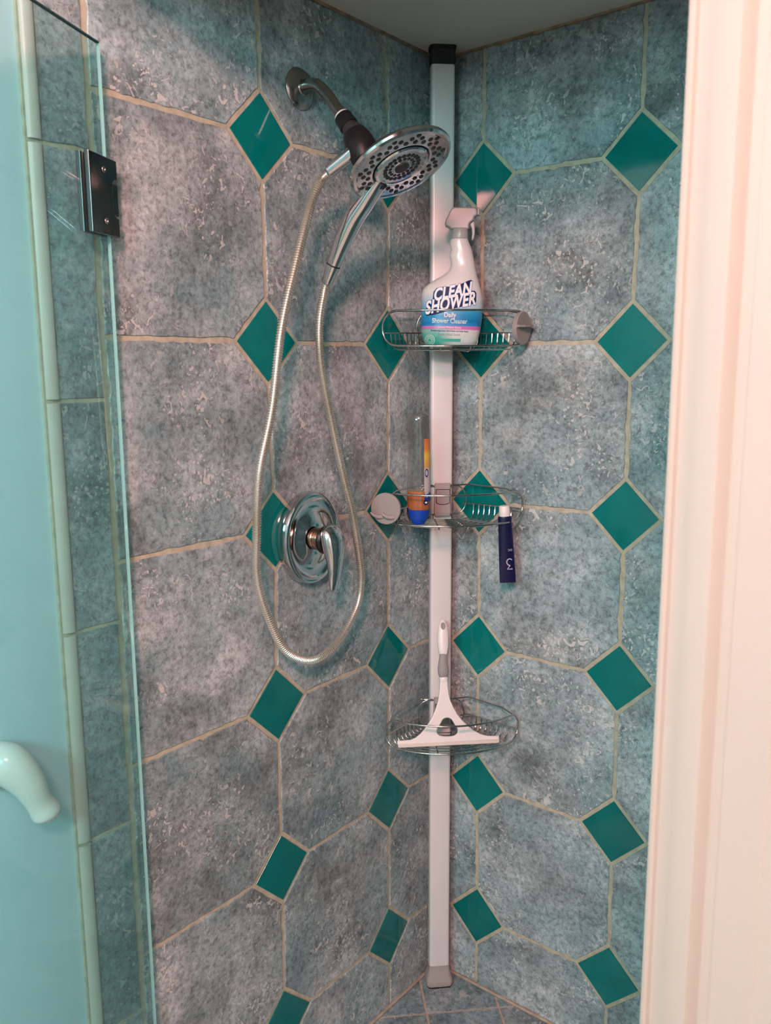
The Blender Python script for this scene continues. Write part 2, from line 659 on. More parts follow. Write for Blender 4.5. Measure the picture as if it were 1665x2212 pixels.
def tiled_wall(obj, key, ucols, uend, to3, seed):
    rng = random.Random(seed)
    H = 0.0022
    us = [0.0] + ucols + [uend]
    vs = [CEIL] + ROWS + [0.0]

    def node(i, j):
        """grid node i (column joint), j (row joint) -> (u, v, has accent)"""
        u, v = us[i], vs[j]
        acc = 1 <= i <= len(ucols) and 1 <= j <= len(ROWS)
        if acc:
            o = OFF.get((key, i - 1, j - 1), (0, 0))
            u += o[0] / 1000
            v += o[1] / 1000
        return u, v, acc
    for i in range(len(us) - 1):
        for j in range(len(vs) - 1):
            TL, TR, BR, BL = node(i, j), node(i + 1, j), node(i + 1, j + 1), node(i, j + 1)
            if i == 0:   # follow the neighbouring row heights up to the corner
                TL = (0.0, TR[1], False)
                BL = (0.0, BR[1], False)
            if i == len(us) - 2:
                TR = (uend, TL[1], False)
                BR = (uend, BL[1], False)
            if j == 0:
                TL = (BL[0], CEIL, False)
                TR = (BR[0], CEIL, False)
            if j == len(vs) - 2:
                BL = (TL[0], 0.0, False)
                BR = (TR[0], 0.0, False)
            g = GH
            cut = DH + 0.0080 - g
            poly = []
            for (u, v, acc), (su, sv), order in ((TL, (1, -1), 0), (TR, (-1, -1), 1), (BR, (-1, 1), 0), (BL, (1, 1), 1)):
                cu, cv = u + su * g, v + sv * g
                if acc:
                    a = (cu, cv + sv * cut)
                    b_ = (cu + su * cut, cv)
                    poly += [a, b_] if order == 0 else [b_, a]
                else:
                    poly.append((cu, cv))
            cu = sum(p[0] for p in poly) / len(poly)
            cv = sum(p[1] for p in poly) / len(poly)
            local = [(p[0] - cu, p[1] - cv) for p in poly]
            rp = ragged(local, rng)
            zero = to3(0, 0, 0)
            me = tile_mesh('tile', rp, H, 0.0011, lambda x, y, hh: to3(x, y, hh) - zero)
            o = link('tile', me, 'wall_stone', obj, to3(cu, cv, -H + rng.uniform(-0.0004, 0.0004)))
    sq = [(0, DH), (DH, 0), (0, -DH), (-DH, 0)]
    me = None
    for i in range(1, len(ucols) + 1):
        for j in range(1, len(ROWS) + 1):
            u, v, _ = node(i, j)
            zero = to3(0, 0, 0)
            if me is None:
                me = tile_mesh('accent_tile', sq, H, 0.00012, lambda x, y, hh: to3(x, y, hh) - zero)
            link('accent_tile', me, 'teal_glaze', obj, to3(u, v, -H + rng.uniform(-0.0003, 0.0005)))


def L3(u, v, h):
    return Vector((h, -u, v))


def R3(u, v, h):
    return Vector((u, -h, v))


S_END = 0.838
wall_left = tagged(link('wall_left', box_mesh('wall_left', (-0.10, -0.936, 0), (-0.0022, 0.10, 2.55)), 'grout'), kind='structure')
tiled_wall(wall_left, 'L', [0.1805, 0.5155], S_END, L3, 3)
wall_right = tagged(link('wall_right', box_mesh('wall_right', (0.0, 0.0022, 0), (0.95, 0.10, 2.55)), 'grout'), kind='structure')
tiled_wall(wall_right, 'R', [0.1125, 0.4475, 0.7825], 0.90, R3, 5)

# border strip of plain tiles outside the glass, with a rounded pale edge
rng = random.Random(11)
zj = [2.445, 2.108, 1.771, 1.428, 1.091, 0.760, 0.423, 0.086, 0.0]
for k in range(len(zj) - 1):
    z1, z0 = zj[k] - 0.0028, zj[k + 1] + 0.0028
    u0, u1 = 0.8435, 0.9135
    cu, cv = (u0 + u1) / 2, (z0 + z1) / 2
    poly = [(u0 - cu, z1 - cv), (u1 - cu, z1 - cv), (u1 - cu, z0 - cv), (u0 - cu, z0 - cv)]
    me = tile_mesh('border_tile', ragged(poly, rng, 0.02, 0.0016), 0.0022, 0.0011, lambda x, y, hh: L3(x, y, hh))
    link('border_tile', me, 'border_stone', wall_left, L3(cu, cv, -0.0022))
    v, f = [], []
    prof = [(0.9140, -0.004), (0.9140, 0.0015), (0.9165, 0.0032), (0.921, 0.0036), (0.926, 0.0028), (0.930, 0.0008), (0.9335, -0.003), (0.9350, -0.007), (0.9350, -0.012)]
    for z in (z0, z1):
        for (u, h) in prof:
            v.append(L3(u, z, h))
    n = len(prof)
    for i in range(n - 1):
        f.append((i, i + 1, n + i + 1, n + i))
    f.append(tuple(range(n)))
    f.append(tuple(reversed(range(n, 2 * n))))
    link('bullnose_edge', from_vf('bullnose_edge', v, f), 'bullnose', wall_left, smooth=True, angle=60)

# shower floor, small tiles laid on the diagonal
floor = tagged(link('floor', box_mesh('floor', (-0.003, -0.80, -0.10), (0.90, 0.003, -0.0018)), 'floor_grout'), kind='structure')
for nm, a_, b_ in (('trim_4', (-0.002, -0.80, -0.0018), (0.006, 0.002, 0.004)), ('trim_5', (0.006, -0.006, -0.0018), (0.90, 0.002, 0.004))):
    tagged(link(nm, box_mesh(nm, a_, b_, 0.002, 2), 'floor_grout', smooth=True, angle=60), kind='structure')


def clip(poly, nx, ny, c):
    out = []
    for i in range(len(poly)):
        a, b_ = poly[i], poly[(i + 1) % len(poly)]
        da, db = nx * a[0] + ny * a[1] - c, nx * b_[0] + ny * b_[1] - c
        if da >= 0:
            out.append(a)
        if (da >= 0) != (db >= 0):
            t = da / (da - db)
            out.append((a[0] + (b_[0] - a[0]) * t, a[1] + (b_[1] - a[1]) * t))
    return out


def DT(d, t, z=0.0):
    """diagonal frame of the corner: d outwards from the corner, t to the right along it"""
    return Vector(((d + t) / sqrt(2), (t - d) / sqrt(2), z))


FP = 0.170
for a in range(-1, 8):
    for bb in range(-5, 5):
        d0, d1 = -0.005 + a * FP + 0.0028, -0.005 + (a + 1) * FP - 0.0028
        t0, t1 = -0.049 + bb * FP + 0.0028, -0.049 + (bb + 1) * FP - 0.0028
        poly = [tuple(DT(d, t))[:2] for d, t in ((d0, t0), (d0, t1), (d1, t1), (d1, t0))]
        for nx, ny, c in ((1, 0, 0.006), (0, -1, 0.006), (-1, 0, -0.895), (0, 1, -0.795)):
            poly = clip(poly, nx, ny, c)
            if len(poly) < 3:
                break
        if len(poly) < 3:
            continue
        ar = abs(sum(poly[i][0] * poly[(i + 1) % len(poly)][1] - poly[(i + 1) % len(poly)][0] * poly[i][1] for i in range(len(poly)))) / 2
        if ar < 3e-4:
            continue
        cx = sum(p[0] for p in poly) / len(poly)
        cy = sum(p[1] for p in poly) / len(poly)
        loc = [(p[0] - cx, p[1] - cy) for p in poly]
        me = tile_mesh('floor_tile', loc, 0.0018, 0.0009, lambda x, y, h: Vector((x, y, h)))
        link('floor_tile', me, 'border_stone', floor, (cx, cy, -0.0018))

# shower ceiling, the wall with the shower opening, and the bathroom around the camera
tagged(link('ceiling', box_mesh('ceiling', (0.0, -0.80, CEIL), (0.90, 0.0, 2.55)), 'ceiling_paint'), kind='structure')
tagged(link('trim_1', box_mesh('trim_1', (0.0, -0.80, CEIL - 0.004), (0.0045, -0.0045, CEIL)), 'caulk'), kind='structure')
tagged(link('trim_2', box_mesh('trim_2', (0.0, -0.0045, CEIL - 0.004), (0.90, 0.0, CEIL)), 'caulk'), kind='structure')
tagged(link('wall_side', box_mesh('wall_side', (0.90, -0.80, 0), (0.95, 0.0, 2.55)), 'wall_stone'), kind='structure')
v1, f1 = box_vf((0.0, -0.875, 2.03), (0.865, -0.80, 2.55))
v2, f2 = box_vf((0.865, -0.875, 0), (2.20, -0.80, 2.55))
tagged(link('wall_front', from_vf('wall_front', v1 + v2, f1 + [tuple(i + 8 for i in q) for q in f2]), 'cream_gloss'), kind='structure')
tagged(link('wall_painted', box_mesh('wall_painted', (-0.10, -3.30, 0), (-0.008, -0.936, 2.55)), 'aqua_paint'), kind='structure')
tagged(link('wall_outer', box_mesh('wall_outer', (2.20, -3.30, 0), (2.30, -0.80, 2.55)), 'white_paint'), kind='structure')
# back wall with a window opening (x 0.75..1.55, z 1.80..2.40)
vv, ff = [], []
for a, b_ in (((-0.1, -3.40, 0), (0.75, -3.30, 2.55)), ((1.55, -3.40, 0), (2.30, -3.30, 2.55)), ((0.75, -3.40, 0), (1.55, -3.30, 1.80)), ((0.75, -3.40, 2.40), (1.55, -3.30, 2.55))):
    v_, f_ = box_vf(a, b_)
    ff += [tuple(i + len(vv) for i in q) for q in f_]
    vv += v_
tagged(link('wall_back', from_vf('wall_back', vv, ff), 'aqua_paint'), kind='structure')
tagged(link('ceiling_bathroom', box_mesh('ceiling_bathroom', (-0.1, -3.40, 2.55), (2.30, 0.10, 2.65)), 'white_paint'), kind='structure')
tagged(link('floor_bathroom', box_mesh('floor_bathroom', (-0.1, -3.40, -0.10), (2.30, -0.80, 0.0)), 'room_floor'), kind='structure')
win = tagged(link('window_1', box_mesh('window_1', (0.75, -3.36, 1.80), (1.55, -3.355, 2.40)), 'clear_plastic'), kind='structure')
for a, b_ in (((0.75, -3.37, 1.80), (0.79, -3.33, 2.40)), ((1.51, -3.37, 1.80), (1.55, -3.33, 2.40)), ((0.79, -3.37, 1.80), (1.51, -3.33, 1.84)), ((0.79, -3.37, 2.36), (1.51, -3.33, 2.40))):
    link('window_frame', box_mesh('window_frame', a, b_), 'white_paint', win)

# painted casing at the edge of the shower opening
prof = [(0.853, -0.800), (0.853, -0.8835), (0.8540, -0.8860), (0.8565, -0.8868), (0.8588, -0.8850), (0.8605, -0.8815), (0.8640, -0.8815), (0.8720, -0.8845), (0.8800, -0.8868),
        (0.8930, -0.8870), (0.8950, -0.8850), (0.8985, -0.8780), (0.9030, -0.8720), (0.9085, -0.8705), (0.9100, -0.8762), (0.9440, -0.8762), (0.9460, -0.8750), (0.9460, -0.800)]
v, f = [], []
for z in (0.0, 2.03):
    for (x, y) in prof:
        v.append((x, y, z))
n = len(prof)
for i in range(n):
    j = (i + 1) % n
    f.append((i, j, n + j, n + i))
f.append(tuple(range(n)))
f.append(tuple(reversed(range(n, 2 * n))))
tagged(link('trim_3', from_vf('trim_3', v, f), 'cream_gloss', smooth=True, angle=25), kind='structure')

# ------------------------------------------------------------------ glass shower door on chrome hinge
GA = radians(25)
EDGE = Vector((0.020, -0.8325, 0))
door = empty('shower_door', (EDGE.x, EDGE.y, 0.02), (0, 0, -pi / 2 + GA), 'clear glass shower door swung open against the aqua wall', 'shower door')
# local +X runs along the leaf away from the wall, local +Y is the face seen from the shower opening
link('glass_panel', box_mesh('glass_panel', (0.0012, -0.0027, 0.0), (0.72, 0.0027, 1.8905)), 'door_glass', door)
link('polished_edge', box_mesh('polished_edge', (0.0, -0.0027, 0.0), (0.0012, 0.0027, 1.892), 0.0004, 1), 'glass_edge_lit', door)
link('top_edge', box_mesh('top_edge', (0.0012, -0.0027, 1.8905), (0.72, 0.0027, 1.892)), 'glass_edge_dark', door)
HZ = 1.688   # hinge centre height above the door's base
hw0, hw1, hh = -0.0125, 0.0555, 0.052
notch = [(hw0, -hh), (hw1, -hh), (hw1, hh), (hw0, hh), (hw0, 0.026)]
notch += [(hw0 + 0.013 * sin(a) + 0.0, 0.026 - 0.026 * (1 - cos(a)) * 0.35) for a in (0.4, 0.8, 1.2, pi / 2)]
notch += [(hw0 + 0.013 * sin(a), -(0.026 - 0.026 * (1 - cos(a)) * 0.35)) for a in (pi / 2, 1.2, 0.8, 0.4)] + [(hw0, -0.026)]
pm = outline_mesh('hinge_plate', [notch], 0.0075, 0.0012, 2)
for sgn in (1, -1):
    pl = link('hinge_plate', pm, 'dark_reflect_chrome', door, (0, sgn * 0.0066, HZ), (pi / 2, 0, 0), smooth=True, angle=35)
    for dz in (-0.034, 0.034):
        link('screw', lathe_mesh('screw', [(0.0, 0.0), (0.0042, 0.0), (0.0046, 0.0006), (0.0040, 0.0016), (0.0018, 0.0017), (0.0014, 0.0009), (0.0, 0.0009)], 16), 'satin_chrome', pl,
             (0.022, dz, -0.0037 * sgn), (pi if sgn > 0 else 0, 0, 0), smooth=True)
link('hinge_barrel', lathe_mesh('hinge_barrel', [(0.0, -0.0235), (0.0052, -0.0235), (0.006, -0.022), (0.006, 0.022), (0.0052, 0.0235), (0, 0.0235)], 20), 'dark_reflect_chrome', door, (-0.006, 0, HZ), smooth=True)
link('wall_bracket', box_mesh('wall_bracket', (-0.0200, -0.006, HZ - 0.022), (-0.006, 0.006, HZ + 0.022), 0.0012), 'dark_reflect_chrome', door)

# ------------------------------------------------------------------ white ceramic hook on the aqua wall
hook = empty('wall_hook', (-0.008, -1.045, 0.93), (0, 0, 0), 'white ceramic hook on the aqua wall seen through the glass', 'hook')
link('back_plate', lathe_mesh('back_plate', [(0, 0), (0.030, 0), (0.031, 0.004), (0.026, 0.010), (0.014, 0.014), (0, 0.015)], 28, 1.25, 0.9), 'ceramic_white', hook, (0.0, 0.0, -0.005), axis_rot((1, 0, 0)), smooth=True)
hp = smooth_path([(0.004, 0, 0.005), (0.022, 0.010, 0.004), (0.034, 0.026, -0.022), (0.036, 0.040, -0.056), (0.038, 0.050, -0.078), (0.040, 0.053, -0.090)], 6)
hr = lerp_list([(0.032, 0.030), (0.031, 0.026), (0.025, 0.020), (0.019, 0.017), (0.021, 0.019), (0.008, 0.008)], 6)
tube('hook_arm', hp, hr, 'ceramic_white', hook, 18)

# ------------------------------------------------------------------ shower head on its arm
YS = -0.421
sh = empty('rain_shower', (0, YS, 1.953), (0, 0, 0), 'round chrome rain shower head with dark nozzles on a bent arm', 'shower head')
B0 = Vector((0, YS, 1.953))


def sl(x, z, dy=0.0):
    """point in the arm's plane, world x/z -> local of the shower head"""
    return Vector((x, dy, z - 1.953))


link('flange', lathe_mesh('flange', [(0, 0.0), (0.034, 0.0), (0.0345, 0.002), (0.031, 0.006), (0.022, 0.0085), (0.0135, 0.0105), (0.0125, 0.0125), (0.0, 0.0125)], 40), 'satin_chrome', sh, (0, 0, 0), axis_rot((1, 0, 0)), smooth=True)
arm = smooth_path([sl(0.004, 1.955), sl(0.022, 1.956), sl(0.044, 1.950), sl(0.066, 1.930), sl(0.086, 1.906), sl(0.104, 1.884)], 6)
tube('arm', arm, 0.0098, 'satin_chrome', sh, 20)
ax = (sl(0.104, 1.884) - sl(0.086, 1.906)).normalized()


def along(p, d, prof, name, mat, seg=28, parent=sh, sx=1, sy=1):
    return link(name, lathe_mesh(name, prof, seg, sx, sy), mat, parent, p, axis_rot(d), smooth=True, angle=35)


p0 = sl(0.0985, 1.8905)
along(p0, ax, [(0, -0.002), (0.0128, -0.002), (0.0135, 0.0), (0.0135, 0.003), (0, 0.003)], 'thread_tape', 'white_tape')
along(p0 + ax * 0.0025, ax, [(0, 0), (0.0150, 0), (0.0158, 0.0015), (0.0158, 0.015), (0.0166, 0.018), (0.0166, 0.0215), (0.0150, 0.023), (0, 0.023)], 'collar_nut', 'black_plastic')
along(p0 + ax * 0.0250, ax, [(0, 0), (0.0140, 0), (0.0150, 0.004), (0.0185, 0.016), (0.0185, 0.020), (0, 0.020)], 'swivel_ball', 'dark_plastic')
# bracket body leaning from the swivel down into the back of the head
bp_ = p0 + ax * 0.042
body = smooth_path([bp_, bp_ + Vector((0.008, 0, -0.013)), bp_ + Vector((0.017, 0, -0.030)), bp_ + Vector((0.026, 0, -0.046))], 5)
tube('bracket', body, lerp_list([(0.0205, 0.0205), (0.0250, 0.0250), (0.0270, 0.0265), (0.022, 0.024)], 5), 'black_plastic', sh, 28)

th = radians(28)
nrm = Vector((sin(th), 0, -cos(th)))           # face of the head looks along this
HC = sl(0.2235, 1.7935)
e_in = Vector((-cos(th), 0, -sin(th)))         # in the face, towards the wall
rot_head = axis_rot(nrm)
qh = Vector(nrm).to_track_quat('Z', 'Y')
# dark back shell + chrome rim + face ring
link('back_shell', lathe_mesh('back_shell', [(0, -0.034), (0.022, -0.033), (0.045, -0.027), (0.068, -0.019), (0.082, -0.010), (0.0855, -0.004), (0.080, -0.003), (0, -0.003)], 56), 'dark_plastic', sh, HC, rot_head, smooth=True)
face = link('face_ring', lathe_mesh('face_ring', [(0.049, -0.004), (0.049, 0.0005), (0.0505, 0.0018), (0.053, 0.0014), (0.076, 0.0014), (0.0785, 0.0030), (0.083, 0.0030), (0.0868, 0.0005), (0.0875, -0.0035), (0.086, -0.0065), (0.080, -0.007)], 64), 'chrome', sh, HC, rot_head, smooth=True, angle=30)
noz = lathe_mesh('nozzle', [(0, 0.0), (0.0042, 0.0), (0.0041, 0.0009), (0.0031, 0.0015), (0, 0.0016)], 12)
iv = qh.inverted()
la = iv @ e_in
a_in = math.atan2(la.y, la.x)
for ring, (rr, cnt, ph) in enumerate(((0.0578, 22, 0.0), (0.0660, 22, 0.5), (0.0725, 11, 0.5))):
    for k in range(cnt):
        a = 2 * pi * (k + ph) / cnt
        d = (a - a_in + pi) % (2 * pi) - pi
        if abs(d) < 0.20:
            continue
        link('nozzle', noz, 'nozzle_rubber', face, (rr * cos(a), rr * sin(a), 0.0012), smooth=True)
# chrome outlet for the hose on the bracket's wall side
op = sl(0.138, 1.829, -0.010)
od = (sl(0.089, 1.796, -0.030) - op).normalized()
along(op, od, [(0, 0), (0.0135, 0), (0.0135, 0.012), (0.0125, 0.020), (0.0110, 0.050), (0.0104, 0.058), (0, 0.058)], 'hose_outlet', 'chrome')

# hand shower docked in the middle of the head
hs = empty('hand_shower', B0 + HC, (0, 0, 0), 'chrome hand shower docked in the rain head, handle hanging towards the wall', 'hand shower')
ins = link('spray_disc', lathe_mesh('spray_disc', [(0, -0.002), (0.0465, -0.002), (0.0470, 0.002), (0.0450, 0.0045), (0.0405, 0.0050), (0.0385, 0.0035), (0.0160, 0.0035), (0.0150, 0.0045), (0, 0.0046)], 48), 'chrome', hs, (0, 0, 0), rot_head, smooth=True, angle=30)
for rr, cnt, ph, s in ((0.0290, 22, 0.0, 0.95), (0.0205, 16, 0.5, 0.8)):
    for k in range(cnt):
        a = 2 * pi * (k + ph) / cnt
        o = link('nozzle', noz, 'nozzle_rubber', ins, (rr * cos(a), rr * sin(a), 0.0032), smooth=True)
        o.scale = (s, s, s)
link('centre_jet', lathe_mesh('centre_jet', [(0, 0), (0.0128, 0), (0.0124, 0.0016), (0.0098, 0.0020), (0, 0.0014)], 32), 'nozzle_rubber', ins, (0, 0, 0.0040), smooth=True)
link('spray_lever', box_mesh('spray_lever', (-0.0065, -0.006, 0), (0.0065, 0.006, 0.007), 0.002), 'black_plastic', ins, Vector((cos(a_in) * 0.0475, sin(a_in) * 0.0475, 0.002)), (0, 0, a_in))


def hl(x, z, dy=0.0):
    return Vector((x, YS + dy, z)) - (B0 + HC)


hpts = smooth_path([hl(0.184, 1.7735), hl(0.166, 1.7610), hl(0.146, 1.7440), hl(0.122, 1.7230), hl(0.101, 1.6960), hl(0.084, 1.6690), hl(0.0735, 1.6500)], 6)
hrad = lerp_list([(0.0080, 0.015), (0.0120, 0.0160), (0.0150, 0.0172), (0.0172, 0.0180), (0.0168, 0.0168), (0.0142, 0.0142), (0.0122, 0.0122)], 6)
tube('handle', hpts, hrad, 'chrome', hs, 28)
hd_ = (hl(0.056, 1.620) - hl(0.0735, 1.650)).normalized()
along(hl(0.0735, 1.650) + hd_ * -0.001, hd_, [(0, 0), (0.0127, 0), (0.0129, 0.0008), (0.0127, 0.0022), (0, 0.0022)], 'seal_ring', 'black_plastic', parent=hs)
along(hl(0.0735, 1.650) + hd_ * 0.0012, hd_, [(0, 0), (0.0125, 0), (0.0123, 0.006), (0.0098, 0.031), (0.0090, 0.0335), (0, 0.0335)], 'handle_nut', 'chrome', parent=hs)

# ribbed hose: one helix-wound tube, modelled as rings in one continuous skin
hose_pts = [(0.0905, -0.4505, 1.7945), (0.081, -0.459, 1.782), (0.083, -0.484, 1.745), (0.083, -0.521, 1.650), (0.080, -0.557, 1.540), (0.074, -0.578, 1.408), (0.068, -0.606, 1.300), (0.063, -0.611, 1.202),
            (0.058, -0.6085, 1.120), (0.055, -0.578, 1.035), (0.053, -0.535, 0.968), (0.052, -0.467, 0.936), (0.052, -0.398, 0.957), (0.052, -0.345, 1.010), (0.052, -0.331, 1.062),
            (0.052, -0.337, 1.120), (0.052, -0.355, 1.200), (0.052, -0.381, 1.280), (0.051, -0.412, 1.390), (0.050, -0.433, 1.480), (0.050, -0.4345, 1.550), (0.0515, -0.424, 1.600), (0.0555, -0.421, 1.620)]
path = smooth_path(hose_pts, 40)
dist = [0.0]
for i in range(1, len(path)):
    dist.append(dist[-1] + (path[i] - path[i - 1]).length)
tot = dist[-1]
pitch = 0.0044
nst = int(tot / (pitch / 4))
rp, j = [], 0
for s in range(nst + 1):
    d = tot * s / nst
    while j < len(dist) - 2 and dist[j + 1] < d:
        j += 1
    t = (d - dist[j]) / max(dist[j + 1] - dist[j], 1e-9)
    rp.append(path[j].lerp(path[j + 1], t))
rad = [(0.0081 if k % 4 in (1, 2) else 0.0064) for k in range(nst + 1)]
hose = empty('shower_hose', (0, 0, 0), (0, 0, 0), 'ribbed pale metal shower hose hanging in a long loop', 'hose')
hose.location = (0.052, -0.467, 0.928)
m, nt, b = new_mat('hose_metal')
b.inputs['Metallic'].default_value = 0.75
b.inputs['Roughness'].default_value = 0.24
tcg = N(nt, 'ShaderNodeTexCoord')
nzg = N(nt, 'ShaderNodeTexNoise', i_Scale=9.0, i_Detail=3.0)
nt.links.new(tcg.outputs['Object'], nzg.inputs['Vector'])
nt.links.new(ramp(nt, nzg.outputs['Fac'], [(0.35, (0.56, 0.54, 0.44)), (0.65, (0.70, 0.69, 0.63))]), b.inputs['Base Color'])
off_h = Vector(hose.location)
tube('hose_sheath', [q - off_h for q in rp], rad, 'hose_metal', hose, 14)

# ------------------------------------------------------------------ mixer valve
vx = empty('shower_valve', (0, -0.430, 1.158), (0, 0, 0), 'chrome shower mixer valve with round plate and drop lever', 'shower valve')
RX = axis_rot((1, 0, 0))
q = Vector((1, 0, 0)).to_track_quat('Z', 'Y')
# local lathe X axis after turning: find which lathe axis lies vertical
lz = q.inverted() @ Vector((0, 0, 1))
sxx, syy = (1.0, 0.86) if abs(lz.x) > 0.5 else (0.86, 1.0)
link('wall_plate', lathe_mesh('wall_plate', [(0, 0), (0.0855, 0), (0.0875, 0.001), (0.0882, 0.006), (0.0872, 0.0190), (0.0850, 0.0225), (0.0815, 0.0235), (0.0765, 0.0230), (0.0735, 0.0205), (0.0700, 0.0190), (0.0560, 0.0195), (0.0500, 0.0215), (0.040, 0.0262), (0.0300, 0.0290), (0.0225, 0.0300), (0, 0.0300)], 64, sxx, syy), 'chrome', vx, (0, 0, 0), RX, smooth=True, angle=30)
link('sleeve', lathe_mesh('sleeve', [(0, 0.026), (0.0215, 0.026), (0.0215, 0.034), (0.0206, 0.0345), (0.0206, 0.0385), (0.0215, 0.039), (0.0215, 0.0475), (0.0205, 0.048), (0, 0.048)], 36), 'brown_reflect_chrome', vx, (0, 0, 0), RX, smooth=True, angle=30)
link('collar', lathe_mesh('collar', [(0, 0.048), (0.0245, 0.048), (0.0262, 0.0495), (0.0262, 0.054), (0.0235, 0.058), (0, 0.058)], 36), 'black_plastic', vx, (0, 0, 0), RX, smooth=True, angle=30)
lv = smooth_path([(0.056, 0.002, 0.027), (0.061, 0.002, 0.019), (0.066, 0.002, 0.002), (0.070, 0.002, -0.022), (0.072, 0.001, -0.048), (0.072, -0.001, -0.072), (0.070, -0.002, -0.090), (0.069, -0.002, -0.096)], 6)
lr = lerp_list([(0.006, 0.010), (0.0140, 0.0225), (0.0190, 0.0258), (0.0165, 0.0220), (0.0110, 0.0165), (0.0080, 0.0130), (0.0052, 0.0088), (0.0015, 0.003)], 6)
tube('lever', lv, lr, 'chrome', vx, 28, up=Vector((1, 0, 0)))

# ------------------------------------------------------------------ tension pole
PD, PT = 0.066, -0.0050      # pole centre on the diagonal
PX = DT(PD, PT)
ROT45 = (0, 0, pi / 4)       # local -Y looks out of the corner, local +X to the right


def rounded_rect(w, d, r, n=5):
    out = []
    for cx, cy, a0 in ((w / 2 - r, d / 2 - r, 0), (-w / 2 + r, d / 2 - r, pi / 2), (-w / 2 + r, -d / 2 + r, pi), (w / 2 - r, -d / 2 + r, 1.5 * pi)):
        for k in range(n + 1):
            a = a0 + pi / 2 * k / n
            out.append((cx + r * cos(a), cy + r * sin(a)))
    return out


def loft(name, secs):
    """secs: list of (z, [(x,y)...]) with equal counts"""
    n = len(secs[0][1])
    v, f = [], []
    for z, s in secs:
        for (x, y) in s:
            v.append((x, y, z))
    for i in range(len(secs) - 1):
        for k in range(n):
            f.append((i * n + k, i * n + (k + 1) % n, (i + 1) * n + (k + 1) % n, (i + 1) * n + k))
    f.append(tuple(range(n)))
    f.append(tuple((len(secs) - 1) * n + k for k in range(n)))
    return from_vf(name, v, f)


pole = empty('tension_pole', (PX.x, PX.y, 0), ROT45, 'tall pale grey tension pole standing in the shower corner', 'pole')
rr = rounded_rect(0.0480, 0.030, 0.0065)
link('pole_tube', loft('pole_tube', [(0.050, rr), (2.078, rr)]), 'pole_aluminium', pole, smooth=True, angle=50)
f0, f1, f2 = rounded_rect(0.0500, 0.032, 0.007), rounded_rect(0.0530, 0.038, 0.009), rounded_rect(0.0640, 0.050, 0.011)
link('foot', loft('foot', [(0.004, rounded_rect(0.062, 0.048, 0.011)), (0.008, f2), (0.018, f2), (0.034, f1), (0.048, f0), (0.054, f0)]), 'grey_plastic', pole, smooth=True, angle=50)
link('foot_pad', loft('foot_pad', [(0.0, rounded_rect(0.060, 0.046, 0.010)), (0.004, rounded_rect(0.062, 0.048, 0.011))]), 'black_plastic', pole)
link('top_cap', loft('top_cap', [(2.074, f0), (2.1035, f0)]), 'dark_plastic', pole, smooth=True, angle=50)
link('top_pad', loft('top_pad', [(2.1035, rounded_rect(0.053, 0.036, 0.009)), (2.110, rounded_rect(0.055, 0.038, 0.010))]), 'black_plastic', pole)

# ------------------------------------------------------------------ wire baskets
OD, OT = 0.028, 0.004        # centre of the quarter circle (diagonal frame)
RF = 0.207
WR = 0.00165


